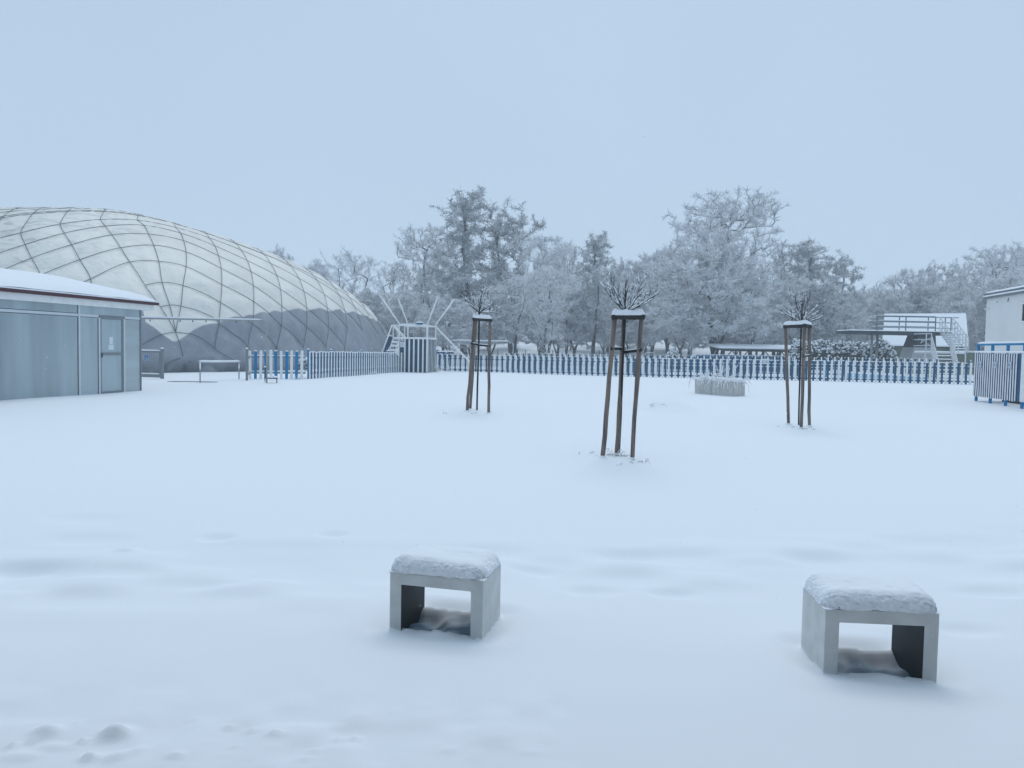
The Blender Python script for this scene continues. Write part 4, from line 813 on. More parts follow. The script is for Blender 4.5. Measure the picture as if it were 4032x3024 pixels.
# pale blue pool wall
p0, p1 = at(3338, 1452, 45.5), at(3660, 1484, 41.6); pw_ = thing('pool_wall', 'row of pale blue pool edge blocks with snow seen between the pickets below the diving tower', 'pool edge', (p0 + p1) / 2); nB = 8
for k in range(nB):
    f_ = (k + .1) / nB; g_ = (k + .85) / nB; A = p0 + (p1 - p0) * f_; B = p0 + (p1 - p0) * g_; A[2] = float(gz(A[0], A[1])) + .34 - .012 * k; B[2] = A[2]
    m = MB().obox(A - [0, 0, .45], B - A, [0, .35, 0], [0, 0, .45]); part(pw_, 'block', m, PBLUE); m = MB(); slab_into(m, A + [-.02, -.02, .002], (B - A) * 1.05, [0, .39, 0], .09, 10, 8, .08, .004, k); part(pw_, 'block_snow', m, SNOW, True)

# ------------------------------------------------------------------ no smoking sign on the fence
SG = at(3016, 1424, at(3016, 1424, 43)[1]); FD = (Cc1 - Cc0)[:2]; FDn = FD / np.linalg.norm(FD)
tt_ = None
fn = np.array([FDn[1], -FDn[0], 0]); 
if fn[1] > 0: fn = -fn
SG = hitplane(3016, 1425, np.array([Cc0[0], Cc0[1], 0]) + fn * .07, fn); ns = thing('fence_notice', 'small white notice plate fixed to the long fence left of the right sapling', 'sign', SG)
rd = np.array([FDn[0], FDn[1], 0]); m = MB(); m.poly([SG + rd * a_ + np.array([0, 0, b_]) for a_, b_ in ((-.17, .13), (-.17, -.07), (-.13, -.12), (.13, -.12), (.17, -.07), (.17, .13))], fn * .008); part(ns, 'plate', m, SIGNW)
m = MB(); ridge_snow(m, SG - rd * .2 + (0, 0, .135), SG + rd * .2 + (0, 0, .135), .05, .035, 2, 8); part(ns, 'snow_ridge', m, SNOW, True)
textobj(ns, 'ZÁKAZ', SG + fn * .010 + np.array([0, 0, .05]), rd, .075, TXT); textobj(ns, 'KOUŘENÍ', SG + fn * .010 + np.array([0, 0, -.035]), rd, .065, TXT)

# ------------------------------------------------------------------ diving tower
TD = 52.0
dv = thing('diving_tower', 'concrete diving tower with long railed platform and white stairs behind the fence', 'diving tower', at(3600, 1430, TD) * [1, 1, 0] + [0, 0, .25])
CONCD = mat('dark_concrete', (.05, .07, .08), .8, noise=.4, nscale=1.5); CONCL = mat('light_tower_concrete', (.42, .44, .44), .85, noise=.12, nscale=1.2)
RAILW = mat('white_rail', (.66, .68, .69), .5); RAILG = mat('blue_grey_rail', (.13, .17, .20), .5, metal=.2)
xl = at(3344, 1306, TD)[0]; xr = at(3686, 1312, TD)[0]; zp = at(3520, 1304, TD)[2]; zq = at(3520, 1316, TD)[2]; zG = .25
m = MB(); m.poly([(xl, TD, zp), (xr + .1, TD, zp), (xr + .1, TD, zq - .02), (xl + .6, TD, zq), (xl + .1, TD, zq + .03), (xl, TD, zq + .09)], (0, 2.2, 0)); part(dv, 'platform', m, CONCD)
xe = at(3756, 1312, TD)[0]; m = MB().box(xr + .1, xe, TD + .2, TD + 2.2, zq, zp); part(dv, 'landing_slab', m, CONCD)
m = MB(); slab_into(m, (xl + .02, TD + .0, zp + .002), (xe - xl - .02, 0, 0), (0, 2.2, 0), .065, 60, 14, .12, .006, 3); part(dv, 'platform_snow', m, SNOW, True)
for px, Yk in ((3433, TD + .4), (3454, TD + 1.8)): P = at(px, 1340, Yk); m = MB().tube([(P[0], Yk, zG - .2), (P[0], Yk, zq)], .085, 10); part(dv, 'column', m, GREY, True)
a0, a1, a2, a3 = at(3620, 1320, TD + .3), at(3684, 1320, TD + .3), at(3690, 1432, TD + .3), at(3577, 1432, TD + .3); zc = at(3640, 1368, TD + .3)[2]
def lerpz(a, b, z): f_ = (z - a[2]) / (b[2] - a[2]); return a + (b - a) * f_
b3, b2_ = lerpz(a0, a3, zc), lerpz(a1, a2, zc); a0 = lerpz(a0, a3, zq - .003); a1 = lerpz(a1, a2, zq - .003)
m = MB(); m.poly([a0, a1, b2_, b3], (0, 1.6, 0)); up_ = part(dv, 'pylon_top', m, CONCD); m = MB(); m.poly([b3, b2_, a2 - [0, 0, .2], a3 - [0, 0, .2]], (0, 1.6, 0)); part(dv, 'pylon_base', m, CONCL)
m = MB()
for tr in (((1215, 488), (1270, 520), (1190, 568)), ((1222, 590), (1310, 556), (1345, 592)), ((1280, 500), (1340, 470), (1400, 486)), ((1330, 500), (1395, 520), (1350, 548))):
    m.poly([at(3300 + x * .2712, 1200 + y * .2712, TD + .296) for x, y in tr], (0, -.006, 0))
part(up_, 'painted_emblem', m, CONCL)
m = MB(); m.bar(at(3590, 1318, TD + .6), at(3603, 1362, TD + .6), .12, .10); m.bar(at(3626, 1318, TD + .6), at(3604, 1362, TD + .6), .12, .10); part(dv, 'strut', m, DARKM)
def rail_side(Y, xa, xb, posts, mt, zs, nm):
    m = MB()
    for z_ in zs: m.bar((xa, Y, z_), (xb, Y, z_), .05, .05)
    part(dv, nm, m, mt); m = MB()
    for z_ in zs: ridge_snow(m, (xa, Y, z_ + .025), (xb, Y, z_ + .025), .06, .035, z_, 30)
    part(dv, 'rail_snow', m, SNOW, True)
    for px in posts: P = at(px, 1270, Y); m = MB().bar((P[0], Y, zp - .1), (P[0], Y, zs[0]), .055, .055); part(dv, 'rail_post', m, mt)
zr1, zr2, zr3 = at(3560, 1245, TD)[2], at(3560, 1265, TD)[2], at(3560, 1286, TD)[2]
rail_side(TD + .06, at(3455, 1250, TD)[0], at(3684, 1250, TD)[0], (3452, 3567, 3684), RAILG, (zr1, zr2, zr3), 'front_railing')
rail_side(TD + 2.1, at(3433, 1250, TD + 2.1)[0], at(3775, 1250, TD + 2.1)[0], (3541, 3655, 3722, 3745), RAILG, (zr1 + .06, zr2 + .03, zr3), 'back_railing')
m = MB(); P = at(3414, 1247, TD + 1.2); m.bar(P, P + [.6, 0, 0], .05, .05); m.bar(P - [0, 0, .25], P + [.35, 0, -.25], .05, .05); part(dv, 'end_rail', m, RAILW)
# stairs: upper flight to the landing, lower flight to the ground
zl = at(3724, 1388, 49.8)[2]; lx0 = at(3645, 1388, 49.4)[0]; lx1 = at(3803, 1388, 49.4)[0]
m = MB().box(lx0, lx1, 49.4, 50.9, zl - .08, zl); part(dv, 'stair_landing', m, RAILW); m = MB(); slab_into(m, (lx0, 49.4, zl + .002), (lx1 - lx0, 0, 0), (0, 1.5, 0), .08, 20, 10, .1, .005, 3); part(dv, 'landing_snow', m, SNOW, True)
ux0, ux1 = at(3705, 1320, TD)[0], at(3755, 1320, TD)[0]; nst = 8
for k in range(nst):
    f_ = (k + .5) / nst; Yk = TD + .1 - f_ * 1.5; z_ = zp - .1 + (zl - zp + .1) * f_; dx = .18 * f_; m = MB().box(ux0 + dx, ux1 + dx, Yk - .13, Yk + .11, z_ - .03, z_); part(dv, 'stair_tread', m, RAILG); m = MB(); slab_into(m, (ux0 + dx, Yk - .13, z_ + .002), (ux1 - ux0, 0, 0), (0, .24, 0), .07, 8, 6, .06, .004, k); part(dv, 'tread_snow', m, SNOW, True)
def stairrail(x_a, x_b, Ya, za, Yb, zb3, nm, nbal=7):
    m = MB(); A = np.array([x_a, Ya, za]); B = np.array([x_b, Yb, zb3])
    for h_ in (1.0, .66, .33, .0): m.bar(A + [0, 0, h_], B + [0, 0, h_], .05, .05)
    for k in range(nbal): P = A + (B - A) * k / (nbal - 1); m.bar(P, P + [0, 0, 1.0], .045, .045)
    part(dv, nm, m, RAILW)
stairrail(ux0, ux0 + .18, TD + .2, zp, 50.6, zl, 'stair_railing'); stairrail(ux1, ux1 + .18, TD + .2, zp, 50.6, zl, 'stair_railing')
q0, q1 = at(3668, 1400, 49.3)[0], at(3745, 1400, 49.3)[0]; lw0, lw1 = at(3697, 1440, 47.6)[0], at(3772, 1440, 47.6)[0]
for k in range(7):
    f_ = (k + .6) / 7; Yk = 49.35 - f_ * 1.7; z_ = zl - .1 - (zl - zG - .1) * f_; xa = q0 + (lw0 - q0) * f_ + .08; xb = q1 + (lw1 - q1) * f_ - .05; m = MB().box(xa, xb, Yk - .13, Yk + .11, z_ - .03, z_); part(dv, 'stair_tread', m, RAILG); m = MB(); slab_into(m, (xa, Yk - .13, z_ + .002), (xb - xa, 0, 0), (0, .24, 0), .06, 8, 6, .06, .004, k); part(dv, 'tread_snow', m, SNOW, True)
stairrail(q0, lw0, 49.35, zl, 47.6, zG, 'stair_railing'); stairrail(q1, lw1, 49.35, zl, 47.6, zG, 'stair_railing')
m = MB()
for xa, xb in ((lx0, q0), (q1, lx1)):
    for h_ in (1.2, .82, .42): m.bar((xa, 49.4, zl + h_), (xb, 49.4, zl + h_), .05, .05)
for x in (lx0, q0, q1, (q1 + lx1) / 2, lx1): m.bar((x, 49.4, zl - .0), (x, 49.4, zl + 1.2), .05, .05)
for x in (lx0, lx1):
    for h_ in (1.2, .82, .42): m.bar((x, 49.4, zl + h_), (x, 50.9, zl + h_), .05, .05)
    m.bar((x, 49.43, zG - .2), (x, 49.43, zl - .08), .07, .07)
part(dv, 'landing_railing', m, RAILW)

# ------------------------------------------------------------------ hut with big snowy roof behind the diving tower
YH = 62.0; hx0, hx1 = at(3500, 1390, YH)[0], at(3845, 1390, YH)[0]; rx0, rx1 = at(3474, 1364, YH - .4)[0], at(3760, 1364, YH - .4)[0]; ze = at(3600, 1366, YH - .4)[2]; zri = at(3600, 1247, YH + 4)[2]
HW = (rx1 - rx0) * 1.02; OX, OY = rx0, YH - .4
hut = thing('green_hut', 'green walled hut with steep snow covered roof directly behind the diving tower', 'hut', (OX, OY, .25)); hut.rotation_euler = (0, 0, -math.radians(27))
zri = ze + (zri - ze) * 1.06
m = MB().box(OX + .25, OX + HW - .3, OY + .4, OY + 7.4, -.1, ze + .1); part(hut, 'wall', m, GREENW)
m = MB(); m.poly([(OX, OY, ze - .06), (OX, OY, ze + .02), (OX, OY + 4.4, zri - .1), (OX, OY + 8.8, ze + .02), (OX, OY + 8.8, ze - .06), (OX, OY + 4.4, zri - .25)], (HW, 0, 0)); part(hut, 'roof', m, DARKM)
m = MB(); m.poly([(OX - .03, OY - .05, ze + .022), (OX - .03, OY - .07, ze + .13), (OX - .03, OY + 4.4, zri + .05), (OX - .03, OY + 8.9, ze + .13), (OX - .03, OY + 8.8, ze + .022), (OX - .03, OY + 4.4, zri - .097)], (HW + .06, 0, 0)); o = part(hut, 'roof_snow', m, SNOW)
bv = o.modifiers.new('soft', 'BEVEL'); bv.width = .06; bv.segments = 3
m = MB().box(OX + 1.6, OX + 2.6, OY + .37, OY + .398, ze - .55, ze - .12); part(hut, 'window', m, mat('brown_panel', (.07, .055, .05), .5, noise=.4))
hut_shed = thing('low_shed', 'low green walled shed with flat snowy roof between the white stairs and the changing cabin', 'shed', (hx1, YH + 2, .25))
za = at(3820, 1388, YH)[2]; m = MB().box(rx1 - 3.2, hx1, YH + .1, YH + 4, -.1, za); part(hut_shed, 'wall', m, GREENW); m = MB(); slab_into(m, (rx1 - 3.2, YH, za + .002), (hx1 - rx1 + 3.3, 0, 0), (0, 4.1, 0), .14, 20, 10, .15, .006, 3); part(hut_shed, 'roof_snow', m, SNOW, True)
P = at(3575, 1398, 56); dp_ = thing('dark_post', 'short dark post with a snowy crossbar left of the diving tower pylon', 'post', (P[0], 56, .25)); m = MB(); m.bar((P[0], 56, .1), (P[0], 56, P[2]), .12, .12); m.bar((P[0] - .1, 56, P[2]), (P[0] + .35, 56, P[2]), .08, .06); part(dp_, 'shaft', m, mat('brown_post', (.05, .035, .04), .7)); m = MB(); ridge_snow(m, (P[0] - .1, 56, P[2] + .03), (P[0] + .35, 56, P[2] + .03), .1, .05, 3, 8); part(dp_, 'snow_cap', m, SNOW, True)

# ------------------------------------------------------------------ white building on the right
RC = at(3886, 1172, 33.0); rdw = np.array([.187, 1, 0]); rdw /= np.linalg.norm(rdw); rnw = np.array([-rdw[1], rdw[0], 0]); zt_ = RC[2]
wb = thing('white_building', 'tall white plastered building with grey snowy roof edge at the right border', 'building', (RC[0], RC[1], .25))
def rpt(s, z, off=0.0): P = RC - rdw * s + rnw * off; return np.array([P[0], P[1], z])
wy = hitplane(4026, 1230, RC, rnw); ws = float(np.dot(RC - wy, rdw)); wz0, wz1 = hitplane(4029, 1264, RC, rnw)[2], hitplane(4029, 1198, RC, rnw)[2]
m = MB(); m.obox(rpt(0, -.2, 0), -rdw * 14, -rnw * 9, [0, 0, zt_ + .2]); part(wb, 'wall', m, PLASTER)
m = MB(); m.obox(rpt(-.12, zt_ + .0, .06), -rdw * 14.2, -rnw * 9.1, [0, 0, .17]); part(wb, 'roof_edge', m, mat('grey_fascia', (.15, .19, .23), .6))
m = MB(); m.obox(rpt(-.12, zt_ - .07, .12), -rdw * 14.2, -rnw * .119, [0, 0, .065]); part(wb, 'gutter', m, GREY)
m = MB(); ridge_snow(m, rpt(-.15, zt_ + .02, .12), rpt(14, zt_ + .02, .12), .10, .05, 4, 90); slab_into(m, rpt(14, zt_ + .172, -8.9), rdw * 14.1, rnw * 8.95, .09, 40, 30, .12, .01, 5); part(wb, 'roof_snow', m, SNOW, True)
m = MB(); m.obox(rpt(ws, wz0, .004), -rdw * 1.4, -rnw * .05, [0, 0, wz1 - wz0]); wo = part(wb, 'window', m, BLACK); m = MB(); m.obox(rpt(ws - .05, wz0 - .05, .005), -rdw * 1.5, rnw * .06, [0, 0, .05]); m.obox(rpt(ws - .05, wz1, .005), -rdw * 1.5, rnw * .06, [0, 0, .06]); part(wo, 'window_frame', m, WHITE)
m = MB(); P = hitplane(3972, 1183, RC, rnw); m.tube([P + rnw * .01 + (0, 0, .10), P + rnw * .04 + (0, 0, -.05)], .02, 6); P = hitplane(3928, 1189, RC, rnw); m.ball(P, (.05, .01, .03), np.random.default_rng(2)); part(wb, 'wall_bracket', m, GREY)
P = hitplane(3888, 1217, RC, rnw); m = MB(); m.tube([P + rdw * .18 + rnw * .03, P - rdw * .25 + rnw * .03], .022, 6); m.dome(P + rdw * .18 + rnw * .03, .05, .05, .04, 8, 3); part(wb, 'conduit', m, RAILW)

# ------------------------------------------------------------------ striped changing cabin on the right
K0 = gp(3831, 1580); K1 = gp(4010, 1608); kd_ = K1 - K0; kd_[2] = 0; kl = np.linalg.norm(kd_); kd_ /= kl; kn = np.array([kd_[1], -kd_[0], 0])
if kn[0] > 0: kn = -kn
zg3 = float((K0[2] + K1[2]) / 2)
cab = thing('changing_cabin', 'blue and white striped changing cabin on legs with three small signs at the right edge', 'changing cabin', (K0 + K1) / 2)
def kp(s, z, off=0.0): P = K0 + kd_ * s + kn * off; return np.array([P[0], P[1], zg3 + z])
def kz(px, py, off=0.0): P = hitplane(px, py, K0 + kn * off, kn); return float(np.dot(P - K0, kd_)), float(P[2] - zg3)
zt3 = kz(3920, 1389)[1]; zb3 = kz(3920, 1570)[1] - .0; ztr = kz(3920, 1360)[1]
for s in (0.0, kl / 3, 2 * kl / 3, kl):
    m = MB().obox(kp(s - .035, -.2, -.06), kd_ * .07, -kn * .07, [0, 0, ztr + .2]); part(cab, 'post', m, BLUE)
m = MB().obox(kp(-.04, ztr, -.135), kd_ * (kl + .08), kn * .08, [0, 0, .06]); part(cab, 'top_rail', m, BLUE)
m = MB(); ridge_snow(m, kp(-.04, ztr + .06, -.095), kp(kl + .04, ztr + .06, -.095), .10, .05, 3, 30); part(cab, 'rail_snow', m, SNOW, True)
m = MB().obox(kp(-.10, zb3, -.048), kd_ * (kl + 1.6), kn * .015, [0, 0, zt3 - zb3 - .02]); part(cab, 'backing_panel', m, mat('navy_paint', (.001, .035, .14), .5, noise=.2))
m = MB().obox(kp(-.12, zb3, -.05), -kn * 1.3, kd_ * .03, [0, 0, zt3 - zb3 - .02]); part(cab, 'side_panel', m, DBLUE)
slw = (kl - .12) / 19.0
for k in range(19):
    s = -.06 + k * slw; m = MB().obox(kp(s, zb3 - .01 * (k % 3), -.028), kd_ * slw * .46, kn * .006, [0, 0, zt3 - zb3 - .01]); part(cab, 'slat', m, WHITE)
m = MB().obox(kp(kl + .03, zb3, -.028), kd_ * .24, kn * .025, [0, 0, zt3 - zb3 - .01]); part(cab, 'wide_board', m, WHITE)
m = MB().obox(kp(kl - .12, zb3, -.026), kd_ * .14, kn * .02, [0, 0, zt3 - zb3 - .01]); part(cab, 'corner_board', m, MBLUE)
m = MB(); ridge_snow(m, kp(-.12, zt3, -.03), kp(kl + .9, zt3, -.03), .10, .05, 4, 50); part(cab, 'edge_snow', m, SNOW, True)
m = MB().obox(kp(-.02, .02, -.9), kd_ * (kl + 1.2), -kn * .3, [0, 0, .22]); part(cab, 'step_board', m, DARKM)
for (px, py) in ((3858, 1436), (3917, 1438), (3974, 1438)):
    s, z = kz(px, py); m = MB().obox(kp(s - .085, z - .115, -.006), kd_ * .17, kn * .012, [0, 0, .24]); sgp = part(cab, 'figure_sign', m, SIGNW); m = MB(); r_ = kd_
    for zz3 in (z + .108, z - .105): m.obox(kp(s - .08, zz3, .0075), kd_ * .16, kn * .003, [0, 0, .012])
    m.obox(kp(s - .07, z - .075, .0075), kd_ * .13, kn * .003, [0, 0, .006])
    for dx in (-.033, .033):
        b0 = kp(s + dx, z, .0075); m.poly([b0 + kd_ * a_ + np.array([0, 0, c_]) for a_, c_ in ((-.013, .05), (-.014, .0), (-.006, -.045), (.006, -.045), (.014, .0), (.013, .05))], kn * .003); m.poly([b0 + kd_ * .011 * math.cos(t_) + np.array([0, 0, .07 + .011 * math.sin(t_)]) for t_ in np.linspace(0, 2 * math.pi, 8, endpoint=False)], kn * .003)
    part(sgp, 'figures', m, SIGNB)

# ------------------------------------------------------------------ planter
PB0, PB1, = gp(2735, 1549), gp(2823, 1556); PB2 = gp(2887, 1561)
pe = PB2 - PB0; pe[2] = 0; plw = np.linalg.norm(pe); pe /= plw; pn = np.array([-pe[1], pe[0], 0]); zp0 = PB0[2]; ph = .52
pl_ = thing('stone_planter', 'rectangular pale stone planter overflowing with snowy dry stems in front of the long fence', 'planter', PB0 + pe * plw / 2 + pn * .3)
for s, w_ in ((0, .30), (.31, .45), (.77, .34), (1.12, plw - 1.12)):
    if w_ > .02: m = MB().obox(PB0 + pe * s + [0, 0, -.15], pe * w_, pn * .06, [0, 0, ph + .15]); part(pl_, 'stone_panel', m, CONCP if 'CONCP' in globals() else mat('planter_stone', (.60, .59, .56), .9, noise=.25, nscale=5, bump=.4, bscale=25, stretch=(3, 3, .7)))
m = MB(); m.obox(PB0 + [0, 0, -.15] + pn * .062, pe * .06, pn * .55, [0, 0, ph + .14]); m.obox(PB0 + pe * (plw - .06) + [0, 0, -.15] + pn * .062, pe * .06, pn * .55, [0, 0, ph + .14]); m.obox(PB0 + [0, 0, -.15] + pn * .56 + pe * .062, pe * (plw - .124), pn * .05, [0, 0, ph + .14]); part(pl_, 'side_wall', m, MATS['planter_stone'])
m = MB(); slab_into(m, PB0 + [0, 0, ph - .03] + pn * .03, pe * plw, pn * .57, .12, 40, 20, .09, .02, 3, over=.03, crumb=.03); part(pl_, 'snow_bed', m, SNOW, True)
def stems(rng, mb, snow, n, base, Ls, droop=0.0, r=.006, spread=.8, sn=True):
    for _ in range(n):
        p = base(rng); az = rng.random() * 2 * math.pi; el = rng.uniform(.1, 1.3) * spread; d = np.array([math.cos(az) * math.cos(el), math.sin(az) * math.cos(el), math.sin(el)]); pts = [p]; L_ = rng.uniform(*Ls)
        for k in range(4): d = d + np.array([0, 0, -droop * (k + 1) * .35]) + rng.normal(size=3) * .15; d /= np.linalg.norm(d); pts.append(pts[-1] + d * L_ / 4)
        mb.tube(pts, [r, r * .9, r * .8, r * .6, r * .4], 4)
        if sn: snow.tube([q + (0, 0, r * 1.6) for q in pts[1:]], [r * rng.uniform(1, 1.9) for _ in pts[1:]], 5)
rng = np.random.default_rng(5); ms, mw = MB(), MB()
stems(rng, mw, ms, 170, lambda r_: PB0 + pe * r_.uniform(.02, plw - .02) + pn * r_.uniform(0.0, .6) + (0, 0, ph + .03), (.3, .6), .75, .007, .7)
stems(rng, mw, ms, 26, lambda r_: PB0 + pe * r_.uniform(.3, plw - .3) + pn * r_.uniform(.1, .5) + (0, 0, ph + .03), (.4, .65), .12, .006, 1.2)
part(pl_, 'dry_stems', mw, DRYW); part(pl_, 'stem_snow', ms, SNOW, True)
# frosted shrubs by the tower and other little plants
def shrub(px, py, R_, n, label, seed, hgt=(.25, .5), droop=.1, group='small frosted shrubs along the fences', moff=0):
    P = gp(px, py); rng = np.random.default_rng(seed); mw, ms = MB(), MB(); stems(rng, mw, ms, n, lambda r_: P + np.array([r_.normal() * R_ * .4, r_.normal() * R_ * .25 + moff, 0]), hgt, droop, .006, 1.15)
    t_ = thing('shrub', label, 'shrub', P, group); part(t_, 'stems', mw, DRYW); part(t_, 'stem_snow', ms, SNOW, True)
shrub(1632, 1464, .3, 26, 'small frosted shrub at the foot of the striped tower front', 1); shrub(1712, 1464, .4, 46, 'largest frosted shrub at the right corner of the striped tower', 2, (.3, .6)); shrub(1764, 1463, .25, 20, 'frosted shrub at the first pickets right of the tower', 3); shrub(1808, 1463, .2, 16, 'low frosted tuft before the fence beside the left sapling', 4, (.15, .35))
shrub(1466, 1474, .25, 14, 'low snowy weeds at the base of the receding picket fence', 6, (.12, .3)); shrub(1180, 1496, .25, 16, 'low snowy weeds where the two left fences meet', 7, (.1, .25)); shrub(3400, 1502, .2, 8, 'flattened snowy weeds at the foot of the long fence right of the right sapling', 8, (.08, .2), .5)
def tuft(px, py, n, label, seed, L_=(.06, .2), R_=.1, mt=GRASS, snowy=True):
    P = gp(px, py); P[2] = snowz(P[0], P[1]); rng = np.random.default_rng(seed); mw, ms = MB(), MB()
    stems(rng, mw, ms, n, lambda r_: P + np.array([r_.normal() * R_, r_.normal() * R_ * .5, -.01]), L_, .5, .0035, 1.0, snowy); t_ = thing('grass_tuft', label, 'grass', P, 'grass blades poking through the snow'); part(t_, 'blades', mw, mt)
    if snowy: part(t_, 'blade_snow', ms, SNOW, True)
tuft(2436, 1797, 22, 'grass tuft bent with snow around the middle stake of the centre sapling', 1, (.08, .22), .10); tuft(2510, 1820, 12, 'grass blades right of the centre sapling stakes', 2, (.08, .24), .12); tuft(2300, 1785, 7, 'sparse grass blades left of the centre sapling stakes', 3, (.06, .2), .2); tuft(2450, 1832, 5, 'few grass blades in front of the centre sapling', 4, (.05, .15), .05)
tuft(2600, 1617, 10, 'dark grass blades in front of the larger snow mound', 5, (.1, .26), .22, DARKM, False); tuft(3105, 1685, 8, 'faint grass blades left below the right sapling', 6, (.06, .16), .2); tuft(3210, 1690, 9, 'faint grass blades right below the right sapling', 7, (.06, .18), .2); tuft(1860, 1628, 9, 'faint grass blades at the foot of the left sapling', 8, (.05, .15), .35)
# dark bush behind the short fence
P = gp(1180, 1491) + (0, .7, 0); bs = thing('evergreen_shrub', 'small dark round evergreen under a snow cap behind the end of the short fence', 'shrub', P); rng = np.random.default_rng(8)
def leafball(rng, c, R_, n, size, flatb=.3):
    m = MB(); s = MB()
    for _ in range(n):
        d = rng.normal(size=3); d /= np.linalg.norm(d)
        if d[2] < -flatb: d[2] *= -1
        q = c + d * R_ * rng.uniform(.72, 1.03); a_ = rng.normal(size=3) + d * .6 - np.array([0, 0, .3]); a_ /= np.linalg.norm(a_); b_ = np.cross(a_, rng.normal(size=3)); b_ /= np.linalg.norm(b_); L_ = size * rng.uniform(.7, 1.4)
        m.add([q, q + a_ * L_ * .5 + b_ * L_ * .25, q + a_ * L_, q + a_ * L_ * .5 - b_ * L_ * .25], [(0, 1, 2, 3)])
        if rng.random() < (.10 + .42 * max(0, d[2]) ** .8): s.ball(q + a_ * L_ * .4 + (0, 0, .02), np.array([.8, .8, .5]) * size * rng.uniform(.45, .9), rng, n=5)
    return m, s
m, s = leafball(rng, P + (0, 0, .42), np.array([.30, .28, .42]), 500, .07); part(bs, 'foliage', m, LEAF); s.dome(P + (0, 0, .72), .24, .22, .17, 12, 4); part(bs, 'snow_clumps', s, SNOW, True)

# ------------------------------------------------------------------ hedge
def hedge(name, label, blobs, n, cat, seed, size=.17):
    rng = np.random.default_rng(seed); c0 = np.mean([b[0] for b in blobs], 0); t_ = thing(name, label, cat, (c0[0], c0[1], .25)); m = MB(); s = MB()
    vol = sum(b[1][0] * b[1][2] for b in blobs)
    for c, R_ in blobs:
        k = int(n * R_[0] * R_[2] / vol); a_, b_ = leafball(rng, np.array(c, float), np.array(R_, float), k, size); m.add(a_.v, a_.f); s.add(b_.v, b_.f)
        core = MB(); 
    part(t_, 'foliage', m, LEAF); part(t_, 'snow_clumps', s, SNOW, True)
    m = MB()
    for c, R_ in blobs: m.ball(c, np.array(R_) * .82, rng, n=10)
    part(t_, 'inner_branches', m, mat('deep_foliage', (.018, .03, .028), .8), True)
blobs = []
for px, py, wpx in ((3195, 1352, 60), (3235, 1348, 55), (3275, 1350, 60), (3315, 1352, 60), (3355, 1356, 60), (3395, 1355, 60), (3430, 1350, 55), (3465, 1346, 60), (3490, 1362, 45)):
    P = at(px, py, 57); z = P[2]; blobs.append(((P[0], 57 + .3 * math.sin(px), (z + .1) / 2 + .1), (wpx / 53 * .8, .9, z / 2 - .02)))
hedge('hedge', 'long dark evergreen hedge loaded with snow clumps left of the hut', blobs, 5200, 'hedge', 3, .20)
P = at(3143, 1336, 56.5); hedge('evergreen_bush', 'peaked evergreen bush with drooping snowy branches at the left end of the hedge', [((P[0], 56.5, 1.0), (.75, .7, .95)), ((P[0] + .02, 56.5, P[2] * .72), (.42, .42, P[2] * .3))], 1100, 'bush', 4, .19)
P = at(2650, 1375, 63); hedge('evergreen_bush', 'low dark snowy fir bush behind the fence left of the big trees', [((P[0], 63, .6), (1.0, .8, .8)), ((P[0], 63, 1.1), (.5, .45, .75))], 500, 'bush', 5, .2)

# ------------------------------------------------------------------ trees
def tubes_np(P0, P1, r0, r1, n=5, ph=0.0):
    d = P1 - P0; L_ = np.linalg.norm(d, axis=1, keepdims=True) + 1e-9; d = d / L_; ref = np.where(np.abs(d[:, 2:3]) > .95, np.array([[1.0, 0, 0]]), np.array([[0, 0, 1.0]]))
    a = np.cross(d, ref); a /= (np.linalg.norm(a, axis=1, keepdims=True) + 1e-9); b = np.cross(a, d); vs = []
    for k in range(n):
        t_ = 2 * math.pi * k / n + ph; o = a * math.cos(t_) + b * math.sin(t_); vs.append((P0 + o * r0[:, None], P1 + o * r1[:, None]))
    N = len(P0); V = np.empty((N, 2 * n, 3))
    for k in range(n): V[:, k] = vs[k][0]; V[:, n + k] = vs[k][1]
    base = (np.arange(N) * 2 * n)[:, None]; Q = np.concatenate([base + np.array([[k, (k + 1) % n, n + (k + 1) % n, n + k]]) for k in range(n)], 0)
    return V.reshape(-1, 3), Q
